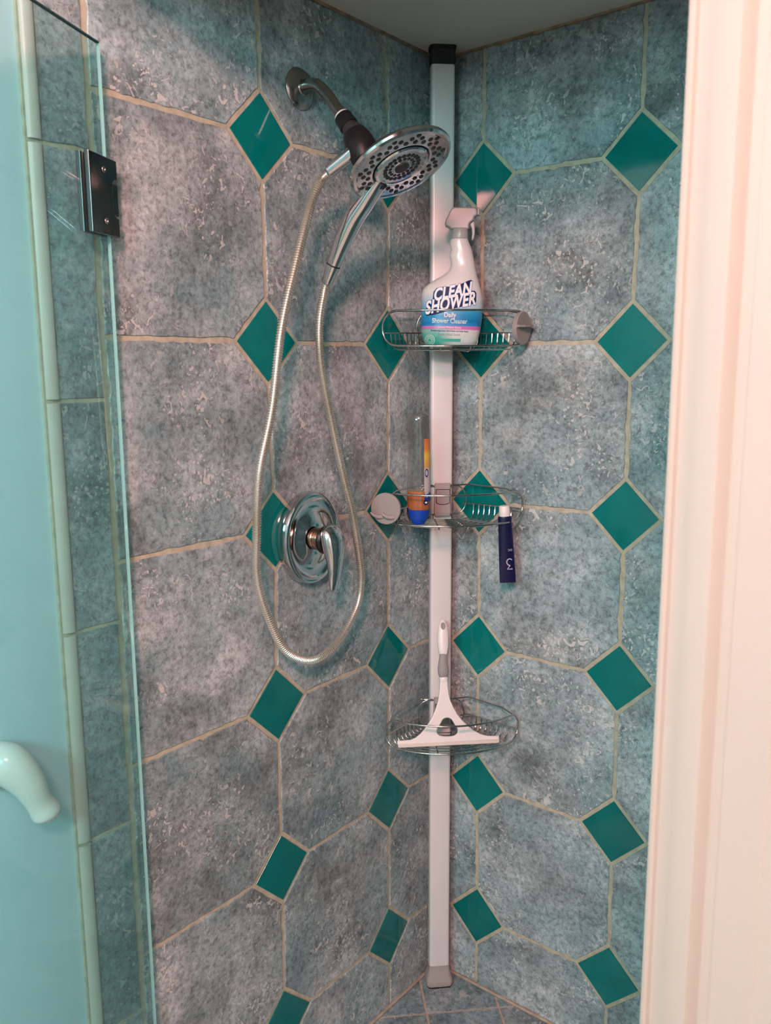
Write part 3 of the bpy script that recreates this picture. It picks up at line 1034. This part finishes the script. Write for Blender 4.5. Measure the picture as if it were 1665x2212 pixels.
def basket(zt, zb, zf, label, tilt=0.0, disc=None):
    """zt/zb top and bottom rail, zf floor wires; local frame: +X right, -Y outwards, origin at the pole front"""
    d0 = 0.084
    org = DT(d0, PT, zb)
    e = empty('wire_basket', org, (tilt, 0, pi / 4), label, 'basket', 'chrome wire baskets clipped to the pole')

    def l(d, t, z):
        return Vector((t - PT, -(d - d0), z - zb))

    def arc(R, a, z):
        return l(OD + R * cos(a), OT + R * sin(a), z)
    H = zt - zb
    A = radians(45)
    # front frame: one closed loop following the arc, semicircular ends
    pts = []
    nA = 28
    da = (H / 2) / RF
    for k in range(nA + 1):
        pts.append(arc(RF, -A + da + (2 * A - 2 * da) * k / nA, zt))
    for k in range(1, 10):
        s = pi * k / 10
        pts.append(arc(RF, A - da + da * sin(s), zb + H / 2 + H / 2 * cos(s)))
    for k in range(nA + 1):
        pts.append(arc(RF, A - da - (2 * A - 2 * da) * k / nA, zb))
    for k in range(1, 10):
        s = pi * k / 10
        pts.append(arc(RF, -A + da - da * sin(s), zb + H / 2 - H / 2 * cos(s)))
    tube('front_frame', pts, WR * 1.25, 'wire_chrome', e, 8, closed=True)
    # loop that carries the clip, in front of the pole
    w = 0.030
    pts = []
    for k in range(13):
        s = pi / 2 - pi * k / 12
        pts.append(l(0.0865, PT + w + H / 2 * cos(s) * 0.75, zb + H / 2 + H / 2 * sin(s)))
    for k in range(13):
        s = -pi / 2 - pi * k / 12
        pts.append(l(0.0865, PT - w + H / 2 * cos(s) * 0.75, zb + H / 2 + H / 2 * sin(s)))
    tube('clip_loop', pts, WR, 'wire_chrome', e, 8, closed=True)
    zs = zb + 0.36 * H
    for sg in (-1, 1):
        # straight sides running along the walls
        r0, r1 = 0.072, RF - 0.006
        tube('side_rail', [l(0.0868, PT + sg * 0.020, zt + WR), l(0.0868, PT + sg * 0.036, zt + WR), arc(r0 + 0.006, sg * A * 1.0, zt + WR), arc(RF * 0.80, sg * A * 0.985, zt), arc(RF - 0.001, sg * (A - da * 0.45), zb + 0.92 * H)], WR, 'wire_chrome', e, 8)
        tube('side_rail', [l(0.0868, PT + sg * 0.044, zs), arc(r0 + 0.004, sg * A * 1.0, zs), arc(r1 + 0.002, sg * A * 0.99, zs)], WR * 0.9, 'wire_chrome', e, 8)
    # floor: nested arcs from side to side, hooked up onto the side rails
    nr = 8
    for k in range(nr):
        R = 0.086 + (0.181 - 0.086) * k / (nr - 1)
        pts = [arc(R, -A, zs), arc(R, -A * 0.985, zf + (zs - zf) * 0.45), arc(R, -A * 0.94, zf + (zs - zf) * 0.12)]
        aa = A * 0.86
        for j in range(15):
            pts.append(arc(R, -aa + 2 * aa * j / 14, zf))
        pts += [arc(R, A * 0.94, zf + (zs - zf) * 0.12), arc(R, A * 0.985, zf + (zs - zf) * 0.45), arc(R, A, zs)]
        tube('floor_wire', pts, WR * 0.8, 'wire_chrome', e, 6)
    for sg in (-1, 1):
        tube('support_wire', [l(0.0868, PT + sg * 0.020, zb), l(0.095, PT + sg * 0.021, zf - WR * 1.6), l(0.17, PT + sg * 0.026, zf - WR * 1.6), l(OD + 0.182, PT + sg * 0.028, zf - WR * 1.6), l(OD + 0.193, PT + sg * 0.029, zf - WR * 0.6), arc(RF, math.asin((PT - OT + sg * 0.030) / RF), zb)], WR * 0.8, 'wire_chrome', e, 6)
    # plastic clip on the pole
    cl = link('clip', loft('clip', [(-0.002, rounded_rect(0.034, 0.010, 0.004)), (0.006, rounded_rect(0.038, 0.013, 0.005)), (H * 0.5, rounded_rect(0.037, 0.013, 0.005)), (H + 0.006, rounded_rect(0.034, 0.010, 0.004))]), 'grey_plastic', e, (0, -0.0065, 0), smooth=True, angle=50)
    link('clip_latch', outline_mesh('clip_latch', [[(-0.0145, 0.018), (0.0145, 0.018), (0.0145, -0.010), (0.010, -0.0125), (0, -0.0140), (-0.010, -0.0125), (-0.0145, -0.010)]], 0.004, 0.001, 1), 'disc_plastic', cl, (0, -0.0075, H * 0.60), (pi / 2, 0, 0))
    link('latch_gap_shade', outline_mesh('latch_gap_shade', [[(-0.0155, 0.019), (0.0155, 0.019), (0.0155, -0.0105), (0.0105, -0.0137), (0, -0.0155), (-0.0105, -0.0137), (-0.0155, -0.0105)]], 0.0010, 0.0, 1), 'black_plastic', cl, (0, -0.0063, H * 0.60), (pi / 2, 0, 0))  # black sheet stands in for the shade in the gap round the latch
    if disc:
        (dd, dtt, dz, yaw, style) = disc
        base = l(dd, dtt, dz)
        r = 0.0325
        dn = Vector((sin(yaw), -cos(yaw), 0))
        dk = link('hook_disc', lathe_mesh('hook_disc', [(0, -0.009), (0.029, -0.009), (0.031, -0.008), (0.031, -0.0045), (r, -0.004), (r, 0.0005), (r - 0.0012, 0.0018), (0, 0.0020)], 40), 'disc_plastic', e, base, axis_rot(dn), smooth=True, angle=35)
        qq = Vector(dn).to_track_quat('Z', 'Y').inverted()

        def dl(right, up_, out):
            R_ = Vector((cos(yaw), sin(yaw), 0))
            return qq @ (R_ * right + Vector((0, 0, up_)) + dn * out)
        if style == 'bar':
            v, f = [], []
            lo = [(-0.031, 0.0), (0.031, 0.0), (0.031, 0.006), (0.018, 0.013), (0.0, 0.015), (-0.018, 0.013), (-0.031, 0.006)]
            for u_ in (0.0020, 0.0060):
                for (x, o_) in lo:
                    v.append(dl(x, u_, o_ + 0.0015))
            n_ = len(lo)
            for i in range(n_):
                f.append((i, (i + 1) % n_, n_ + (i + 1) % n_, n_ + i))
            f.append(tuple(range(n_)))
            f.append(tuple(range(n_, 2 * n_)))
            link('hook_bar', from_vf('hook_bar', v, f), 'disc_plastic', dk)
        else:
            for x in (-0.018, 0.007):
                pts_ = [dl(x + 0.012, -0.016, 0.001), dl(x + 0.004, -0.0165, 0.006), dl(x - 0.004, -0.013, 0.011), dl(x - 0.010, -0.007, 0.013)]
                tube('hook_prong', smooth_path(pts_, 4), lerp_list([(0.0040, 0.0050), (0.0035, 0.0045), (0.0028, 0.0035), (0.0014, 0.0018)], 4), 'disc_plastic', dk, 10)
    return e


basket(1.588, 1.520, 1.5115, 'upper wire basket on the pole, holding the white spray bottle', radians(2.5), (OD + 0.170, 0.137, 1.554, radians(48), 'bar'))
basket(1.2195, 1.157, 1.1500, 'middle wire basket on the pole, between the spray bottle and the squeegee', 0.0, (OD + 0.166, -0.140, 1.190, radians(-30), 'prong'))
basket(0.7310, 0.6690, 0.6630, 'lowest wire basket on the pole, holding the white squeegee', 0.0, None)

# ------------------------------------------------------------------ spray bottle
ZP = 0.0002362
SB0 = DT(0.150, 0.0005, 1.5140)
FACE = radians(34.6)
sb = empty('spray_bottle', SB0, (0, radians(1.2), FACE), 'white trigger spray bottle with blue label, CLEAN SHOWER lettering', 'spray bottle')
prof = [(1247, 585, 930, .60), (1242, 560, 955, .80), (1230, 545, 970, .90), (1200, 525, 995, .97), (1110, 506, 1016, 1.0), (1000, 505, 1027, 1.0), (860, 505, 1028, 1.0), (810, 506, 1022, 1.0), (775, 514, 1012, .97), (745, 535, 1002, .93), (715, 575, 993, .88), (690, 615, 985, .84),
        (665, 662, 977, .78), (640, 700, 970, .72), (615, 728, 963, .67), (590, 742, 957, .62), (560, 748, 951, .59), (525, 741, 944, .57), (495, 732, 937, .56), (468, 738, 930, .56), (440, 745, 923, .55), (412, 737, 912, .54), (385, 732, 900, .53), (365, 738, 891, .52), (352, 745, 888, .50), (346, 752, 882, .48)]
BD = 0.0315
XC = 767


def bot_at(z):
    """bottle section (centre, half width, half depth) at height z"""
    y = 1247 - z / ZP
    for (ya, la_, ra, da), (yb, lb, rb, db) in zip(prof, prof[1:]):
        if yb <= y <= ya:
            t = (ya - y) / (ya - yb)
            l_, r_, d_ = la_ + (lb - la_) * t, ra + (rb - ra) * t, da + (db - da) * t
            return ((l_ + r_) / 2 - XC) * ZP, (r_ - l_) / 2 * ZP, d_ * BD
    return 0, 0.06, BD


EXPN = 2.6
v, f = [], []
seg = 44
for (y, l_, r_, d_) in prof:
    z = (1247 - y) * ZP
    c_, a_, b__ = ((l_ + r_) / 2 - XC) * ZP, (r_ - l_) / 2 * ZP, d_ * BD
    ee = EXPN if y > 640 else EXPN - 0.5 * min(1, (640 - y) / 200)
    for k in range(seg):
        a = 2 * pi * k / seg
        ca, sa = cos(a), sin(a)
        v.append((c_ + a_ * math.copysign(abs(ca) ** (2 / ee), ca), b__ * math.copysign(abs(sa) ** (2 / ee), sa), z))
for i in range(len(prof) - 1):
    for k in range(seg):
        f.append((i * seg + k, i * seg + (k + 1) % seg, (i + 1) * seg + (k + 1) % seg, (i + 1) * seg + k))
f.append(tuple(reversed(range(seg))))
f.append(tuple((len(prof) - 1) * seg + k for k in range(seg)))
m, nt, b = new_mat('bottle_label')
tcg = N(nt, 'ShaderNodeTexCoord')
sxg = N(nt, 'ShaderNodeSeparateXYZ')
nt.links.new(tcg.outputs['Object'], sxg.inputs[0])
tilted = mth(nt, 'ADD', sxg.outputs[2], mth(nt, 'MULTIPLY', sxg.outputs[0], 0.0))
zz = mth(nt, 'MULTIPLY', tilted, 1 / 0.22)
WHT = (0.70, 0.70, 0.68)


def zr(y):
    return (1247 - y) * ZP / 0.22


bandc = ramp(nt, zz, [(0.0, (0.52, 0.66, 0.62)), (zr(1170), (0.60, 0.70, 0.67)), (zr(1112), (0.64, 0.68, 0.70)), (zr(1104), (0.58, 0.16, 0.48)), (zr(1080), (0.62, 0.20, 0.52)), (zr(1076), (0.02, 0.26, 0.60)), (zr(1010), (0.02, 0.30, 0.62)), (zr(955), (0.04, 0.36, 0.62)), (zr(935), (0.38, 0.60, 0.68)), (zr(850), (0.62, 0.69, 0.69)), (zr(740), WHT), (0.9, (0.66, 0.66, 0.64))])
leftm = ramp(nt, mth(nt, 'MULTIPLY_ADD', sxg.outputs[0], -14.0), [(0.42, 0.0), (0.85, 1.0)])
lowm = ramp(nt, zz, [(zr(1190), 1.0), (zr(1100), 0.6), (zr(1095), 0.0)])
bandc = mixc(nt, mth(nt, 'MULTIPLY', leftm, lowm), bandc, (0.03, 0.40, 0.30))
midm = ramp(nt, zz, [(zr(960), 1.0), (zr(800), 0.0)])
midm2 = ramp(nt, zz, [(zr(1000), 0.0), (zr(950), 0.9)])
bandc = mixc(nt, mth(nt, 'MULTIPLY', mth(nt, 'MULTIPLY', leftm, midm), midm2), bandc, (0.05, 0.40, 0.62))
nt.links.new(bandc, b.inputs['Base Color'])
b.inputs['Roughness'].default_value = 0.3
b.inputs['Coat Weight'].default_value = 0.2
sbody = link('bottle_body', from_vf('bottle_body', v, f), 'bottle_label', sb, smooth=True, angle=60)


def wrap(me, eps):
    """lay a flat print (x right, y up, bottle coordinates) onto the bottle's front"""
    for vv_ in me.vertices:
        x, z = vv_.co.x, vv_.co.y
        c_, a_, d_ = bot_at(z)
        r_ = min(0.97, abs((x - c_) / max(a_, 1e-4)))
        vv_.co = (x, -d_ * (1 - r_ ** EXPN) ** (1 / EXPN) - eps, z)
    return me


def printed(name, body, size, zx, zy, mat, eps, rot=0.0, shear=0.0, offset=0.0, width=1.0, spacing=1.0, parent=None):
    me = text_mesh(body, size, shear, offset, spacing, width)
    subdivide_mesh(me, 0.005)
    cx, cz = (zx - XC) * ZP, (1247 - zy) * ZP
    for vv_ in me.vertices:
        x, y = vv_.co.x, vv_.co.y
        vv_.co = (cx + x * cos(rot) - y * sin(rot), cz + x * sin(rot) + y * cos(rot), 0)
    wrap(me, eps)
    return link(name, me, mat, parent or sbody)


crop = [(385, 600), (400, 430), (470, 345), (620, 318), (830, 312), (1010, 250), (1160, 180), (1230, 158), (1240, 200), (1205, 395), (1310, 395), (1345, 440), (1345, 640), (1230, 700), (1030, 745), (860, 790), (760, 815), (600, 880), (400, 930), (260, 940), (215, 890), (250, 820), (250, 690), (300, 612)]
pl_ = [(((895 + x / 10.406) - 780) * 3.964, ((580 + y / 10.406) - 420) * 3.964) for x, y in crop]
me = outline_mesh('logo_backing', [[((x - XC) * ZP, (1247 - y) * ZP) for x, y in pl_]], 0.0, 0.0, 0)
subdivide_mesh(me, 0.005)
link('logo_backing', wrap(me, 0.0003), 'print_navy', sbody)
RL = radians(11.5)
for mat, off, eps in (('print_blue', 0.0020, 0.0005), ('print_white', 0.0011, 0.0010)):
    printed('lettering', 'CLEAN', 0.0315, 768, 838, mat, eps, RL, 0.42, off, 0.74, 1.06)
    printed('lettering', 'SHOWER', 0.0345, 752, 938, mat, eps + 0.0001, RL, 0.42, off, 0.685, 1.05)
printed('lettering', 'Daily', 0.0130, 752, 1004, 'print_white', 0.0006, -0.01, 0, 0.0003, 0.90)
printed('lettering', 'Shower Cleaner', 0.0130, 750, 1054, 'print_white', 0.0006, -0.02, 0, 0.0003, 0.82)
printed('lettering', 'Cleans Mildew Stains', 0.0058, 750, 1097, 'print_white', 0.0006, -0.02, 0, 0.0, 0.95)
printed('lettering', 'Prevents Soap Scum, Hard Water and Other Stains', 0.0040, 752, 1124, 'print_navy', 0.0006, -0.02, 0, 0.00008, 0.90)
printed('lettering', 'Fresh Clean Scent', 0.0068, 748, 1157, 'print_grey', 0.0006, -0.01, 0, 0.0, 0.90)
me = from_vf('label_bar', [(-0.028 + i * 0.0047, y, 0) for y in (0.0093, 0.0150) for i in range(11)], [(i, i + 1, 12 + i, 11 + i) for i in range(10)])
link('label_bar', wrap(me, 0.0005), 'print_green', sbody)
for (cx_, cz_, mat, rs) in ((0.0405, 0.0120, 'print_mint', (0.004, 0.007, 0.010, 0.013)), (-0.043, 0.012, 'print_mint', (0.004, 0.007, 0.010))):
    v, f = [], []
    for r_ in rs:
        b0 = len(v)
        for k in range(24):
            a = 2 * pi * k / 24
            for w_ in (r_ - 0.0005, r_ + 0.0005):
                v.append((cx_ + w_ * cos(a), max(0.002, cz_ + w_ * sin(a)), 0))
        for k in range(24):
            k2 = (k + 1) % 24
            f.append((b0 + 2 * k, b0 + 2 * k + 1, b0 + 2 * k2 + 1, b0 + 2 * k2))
    me = bpy.data.meshes.new('swirl_print')
    me.from_pydata(v, [], f)
    link('swirl_print', wrap(me, 0.0005), mat, sbody)

zc = (1247 - 350) * ZP
ncx = (816 - XC) * ZP
link('neck_collar', lathe_mesh('neck_collar', [(0, -0.001), (0.0172, -0.001), (0.0176, 0.0005), (0.0170, 0.017), (0.0160, 0.0185), (0, 0.0185)], 30), 'sprayer_grey', sb, (ncx, 0, zc), smooth=True, angle=40)


def hz_(pts):
    return [((x - XC) * ZP, (1247 - y) * ZP) for x, y in pts]


headl = hz_([(742, 278), (722, 262), (694, 250), (688, 232), (697, 200), (712, 172), (730, 130), (746, 108), (770, 101), (850, 100), (940, 103), (948, 112), (958, 132), (958, 160), (946, 172), (934, 178), (928, 205), (905, 222), (893, 236), (889, 278)])
link('sprayer_head', outline_mesh('sprayer_head', [headl], 0.026, 0.003, 3), 'sprayer_grey', sb, (0, 0, 0), (pi / 2, 0, 0), smooth=True, angle=40)
trig = hz_([(897, 232), (918, 214), (934, 206), (942, 260), (944, 310), (936, 352), (924, 368), (915, 356), (919, 310), (914, 268), (903, 250)])
link('trigger', outline_mesh('trigger', [trig], 0.013, 0.002, 2), 'sprayer_grey', sb, (0, 0, 0), (pi / 2, 0, 0), smooth=True, angle=40)
link('spray_nozzle', box_mesh('spray_nozzle', (0.0448, -0.0085, 0.2565), (0.0490, 0.0085, 0.2705), 0.0012), 'sprayer_grey', sb)

# ------------------------------------------------------------------ clear bottle of orange gel
gb = empty('gel_bottle', DT(0.170, -0.0685, 1.1522), (0, 0, FACE), 'clear upside-down bottle with orange gel and blue cap', 'bottle')


def super_loft(name, secs, seg=36, e_=2.3):
    v, f = [], []
    for z, a_, b__ in secs:
        for k in range(seg):
            t = 2 * pi * k / seg
            v.append((a_ * math.copysign(abs(cos(t)) ** (2 / e_), cos(t)), b__ * math.copysign(abs(sin(t)) ** (2 / e_), sin(t)), z))
    for i in range(len(secs) - 1):
        for k in range(seg):
            f.append((i * seg + k, i * seg + (k + 1) % seg, (i + 1) * seg + (k + 1) % seg, (i + 1) * seg + k))
    f.append(tuple(reversed(range(seg))))
    f.append(tuple((len(secs) - 1) * seg + k for k in range(seg)))
    return from_vf(name, v, f)


link('cap', super_loft('cap', [(0.0, 0.0115, 0.0105), (0.0012, 0.0130, 0.0115), (0.004, 0.0140, 0.0125), (0.0045, 0.0146, 0.0130), (0.016, 0.0200, 0.0165), (0.026, 0.0222, 0.0178), (0.0315, 0.0230, 0.0182)]), 'cap_blue', gb, smooth=True)
link('gel', super_loft('gel', [(0.0316, 0.0222, 0.0174), (0.045, 0.0238, 0.0186), (0.060, 0.0236, 0.0186), (0.0695, 0.0233, 0.0184)]), 'orange_gel', gb, smooth=True, angle=50)
gbody = link('bottle_shell', super_loft('bottle_shell', [(0.0316, 0.0228, 0.0180), (0.045, 0.0245, 0.0192), (0.075, 0.0242, 0.0190), (0.13, 0.0236, 0.0186), (0.19, 0.0228, 0.0180), (0.215, 0.0220, 0.0176), (0.224, 0.0205, 0.0165), (0.229, 0.0160, 0.0130), (0.2305, 0.008, 0.006)]), 'clear_plastic', gb, smooth=True)
m, nt, b = new_mat('gel_label')
tcg = N(nt, 'ShaderNodeTexCoord')
sxg = N(nt, 'ShaderNodeSeparateXYZ')
nt.links.new(tcg.outputs['Object'], sxg.inputs[0])
nt.links.new(ramp(nt, mth(nt, 'MULTIPLY', sxg.outputs[2], 5.0), [(0.0, (0.02, 0.04, 0.20)), (0.33, (0.03, 0.05, 0.22)), (0.35, (0.48, 0.46, 0.46)), (0.58, (0.50, 0.47, 0.46)), (0.60, (0.60, 0.32, 0.10)), (0.72, (0.72, 0.50, 0.06)), (0.78, (0.62, 0.24, 0.05)), (0.88, (0.55, 0.16, 0.05))]), b.inputs['Base Color'])
b.inputs['Roughness'].default_value = 0.35
v, f = [], []
nz_, na_ = 22, 8
for i in range(nz_ + 1):
    z = 0.050 + (0.178 - 0.050) * i / nz_
    t0_ = -1.12
    for k in range(na_ + 1):
        t = t0_ + (0.30 - t0_) * k / na_
        aa, bb = 0.0248 - 0.0022 * max(0, (z - 0.05) / 0.18), 0.0196 - 0.0014 * max(0, (z - 0.05) / 0.18)
        v.append((aa * math.copysign(abs(cos(t)) ** (2 / 2.3), cos(t)), bb * math.copysign(abs(sin(t)) ** (2 / 2.3), sin(t)), z))
for i in range(nz_):
    for k in range(na_):
        f.append((i * (na_ + 1) + k, i * (na_ + 1) + k + 1, (i + 1) * (na_ + 1) + k + 1, (i + 1) * (na_ + 1) + k))
lab = link('label', from_vf('label', v, f), 'gel_label', gb, smooth=True)


def ring_print(name, mat, parent, cx, cz, rx, rz, w, yfun, filled=False):
    v, f = [], []
    for k in range(24):
        a = 2 * pi * k / 24
        for s in ((0.0, 1.0) if filled else (1 - w, 1.0)):
            x, z = cx + rx * s * cos(a), cz + rz * s * sin(a)
            v.append((x, yfun(x), z))
    for k in range(24):
        k2 = (k + 1) % 24
        f.append((2 * k, 2 * k + 1, 2 * k2 + 1, 2 * k2))
    me = bpy.data.meshes.new(name)
    me.from_pydata(v, [], f)
    return link(name, me, mat, parent)


def gel_y(x):
    r_ = min(0.99, abs(x) / 0.0241)
    return -0.0193 * (1 - r_ ** 2.3) ** (1 / 2.3) - 0.0007


ring_print('emblem', 'print_navy', lab, 0.0165, 0.1085, 0.0036, 0.0085, 0.30, gel_y)
ring_print('emblem', 'print_silver', lab, 0.0165, 0.1085, 0.0024, 0.0058, 1.0, lambda x: gel_y(x) - 0.0001, True)
ring_print('emblem', 'print_navy', lab, 0.0150, 0.0475, 0.0048, 0.0050, 1.0, lambda x: gel_y(x) - 0.0002, True)
ring_print('emblem', 'print_white', lab, 0.0156, 0.0478, 0.0026, 0.0022, 1.0, lambda x: gel_y(x) - 0.0004, True)
me = text_mesh('IC', 0.0130, 0.25, 0.0002, 1.0, 0.55)
for vv_ in me.vertices:
    x, z = 0.0158 + vv_.co.x, 0.0590 + vv_.co.y
    vv_.co = (x, gel_y(x) - 0.0003, z)
link('lettering', me, 'print_white', lab)

# ------------------------------------------------------------------ navy tube poking down through the middle basket
tb = empty('cream_tube', DT(0.1945, 0.1060, 1.1905), (0, radians(-3.6), FACE), 'navy blue squeeze tube hanging cap-up through the middle basket', 'tube')
link('cap', lathe_mesh('cap', [(0, 0.0), (0.0096, 0.0), (0.0106, -0.0012), (0.0122, -0.0205), (0.0118, -0.0215), (0, -0.0215)], 30), 'white_plastic', tb, (0, 0, 0), smooth=True, angle=40)
secs = []
for (z, a_, b__) in ((-0.0215, 0.0125, 0.0100), (-0.0232, 0.0140, 0.0105), (-0.034, 0.0142, 0.0100), (-0.05, 0.0146, 0.0092), (-0.08, 0.0153, 0.0073), (-0.11, 0.0160, 0.0050), (-0.135, 0.0164, 0.0028), (-0.150, 0.0166, 0.0016), (-0.1635, 0.0167, 0.0012)):
    secs.append((z, a_, b__))
secs.reverse()
tbody = link('tube_body', super_loft('tube_body', secs, 32, 2.2), 'navy_tube', tb, smooth=True)


def tube_y(x, z):
    for (za, aa, ba), (zb_, ab, bb) in zip(secs, secs[1:]):
        if za <= z <= zb_:
            t = (z - za) / (zb_ - za)
            a_, b__ = aa + (ab - aa) * t, ba + (bb - ba) * t
            r_ = min(0.98, abs(x) / a_)
            return -b__ * (1 - r_ ** 2.2) ** (1 / 2.2) - 0.0004
    return -0.01


def tube_print(me, cx, cz, mat, flip=True):
    subdivide_mesh(me, 0.003)
    for vv_ in me.vertices:
        x, y = vv_.co.x, vv_.co.y
        if flip:
            x, y = -x, -y
        X, Z = cx + x, cz + y
        vv_.co = (X, tube_y(X, Z), Z)
    return link('lettering', me, mat, tbody)


# flat-topped figure three, upside down
st = 0.0012
arcp = [(-0.0058, 0.0115), (0.0050, 0.0115), (-0.0008, 0.0036)] + [(-0.0003 + 0.0060 * cos(a), -0.0037 + 0.0070 * sin(a)) for a in [1.45 - i * (1.45 + 2.5) / 12 for i in range(13)]]
v, f = [], []
for i, p_ in enumerate(arcp):
    a_ = arcp[max(i - 1, 0)]
    b_ = arcp[min(i + 1, len(arcp) - 1)]
    dx, dy = b_[0] - a_[0], b_[1] - a_[1]
    L_ = math.hypot(dx, dy)
    v += [(p_[0] - dy / L_ * st, p_[1] + dx / L_ * st, 0), (p_[0] + dy / L_ * st, p_[1] - dx / L_ * st, 0)]
for i in range(len(arcp) - 1):
    f.append((2 * i, 2 * i + 1, 2 * i + 3, 2 * i + 2))
tube_print(from_vf('lettering', v, f), 0.0052, -0.1225, 'print_silver')
tube_print(text_mesh('oc', 0.0105, 0, 0.0, 1.0, 0.95), 0.0072, -0.0905, 'print_silver')
for k, zz_ in enumerate((-0.052, -0.058, -0.070, -0.076, -0.083)):
    tube_print(text_mesh('|||||||||||', 0.0026, 0, 0, 0.9, 1.2), 0.0055, zz_, 'print_faint')

# ------------------------------------------------------------------ squeegee leaning in the lowest basket
bot = DT(0.190, -0.0075, 0.6668)
top = DT(0.1050, -0.0015, 0.9180)
vdir = (top - bot).normalized()
udir = (DT(0, 1) + vdir * 0.0).normalized()
udir = (udir - vdir * udir.dot(vdir)).normalized()
ndir = udir.cross(vdir)
sq_ = empty('squeegee', bot, (0, 0, 0), 'white shower squeegee with grey grip leaning on the pole', 'squeegee')
Mx = Matrix((udir, vdir, ndir)).transposed()
sq_.rotation_euler = Mx.to_euler()
US, VS = 0.000243, 0.000247


def sqz(pts):
    return [((x - 737) * US, (1192 - y) * VS) for x, y in pts]


outer = sqz([(283, 1133), (340, 1132), (400, 1128), (445, 1112), (490, 1080), (530, 1038), (570, 985), (605, 930), (635, 865), (657, 800), (668, 740), (676, 680), (680, 628),
             (746, 628), (749, 680), (754, 740), (768, 800), (795, 865), (833, 930), (878, 985), (925, 1028), (975, 1066), (1030, 1096), (1090, 1113), (1150, 1116), (1198, 1115), (1198, 1150), (283, 1166)])
hole = sqz(smooth_loop([(733, 950), (770, 962), (795, 1000), (826, 1050), (815, 1090), (780, 1105), (735, 1109), (690, 1105), (650, 1090), (638, 1052), (672, 1000), (697, 962)], 4))
link('head', outline_mesh('head', [outer, hole], 0.0085, 0.0022, 2), 'white_plastic', sq_, (0, 0, 0.0), smooth=True, angle=40)
bl = sqz([(285, 1160), (1197, 1146), (1193, 1176), (291, 1192)])
link('blade_holder', outline_mesh('blade_holder', [bl], 0.0070, 0.0010, 1), 'blade_rubber', sq_, (0, 0, 0.002))


def hnd(name, stations, mat, depth):
    pts = [Vector(((x0 + x1) / 2 - 737, 1192 - y, 0)) for y, x0, x1 in stations]
    pts = [Vector((p.x * US, p.y * VS, 0.001)) for p in pts]
    rad_ = [((x1 - x0) / 2 * US, depth * (x1 - x0) / 2 * US) for y, x0, x1 in stations]
    return tube(name, pts, rad_, mat, sq_, 24, up=Vector((1, 0, 0)))


hnd('neck_ring', [(640, 684, 744), (632, 678, 750), (612, 676, 752), (598, 680, 750), (592, 688, 745)], 'white_plastic', 0.62)
hnd('grip', [(604, 690, 745), (598, 680, 751), (575, 668, 757), (545, 662, 760), (515, 663, 760), (485, 668, 755), (455, 674, 753), (425, 680, 753), (402, 684, 752), (396, 690, 748)], 'grip_rubber', 0.66)
hh_ = hnd('handle', [(402, 686, 750), (380, 678, 756), (340, 670, 764), (290, 667, 769), (240, 667, 770), (190, 672, 767), (150, 680, 760), (120, 692, 750), (103, 705, 738), (95, 715, 728)], 'white_plastic', 0.55)
hole_c = Vector(((718 - 737) * US, (1192 - 152) * VS, 0.0072))
link('hang_hole', lathe_mesh('hang_hole', [(0, 0.0), (0.0055, 0.0), (0.0055, 0.0006), (0.0040, 0.0002), (0.0, 0.0001)], 24, 0.95, 1.45), 'grip_rubber', hh_, hole_c, smooth=True)
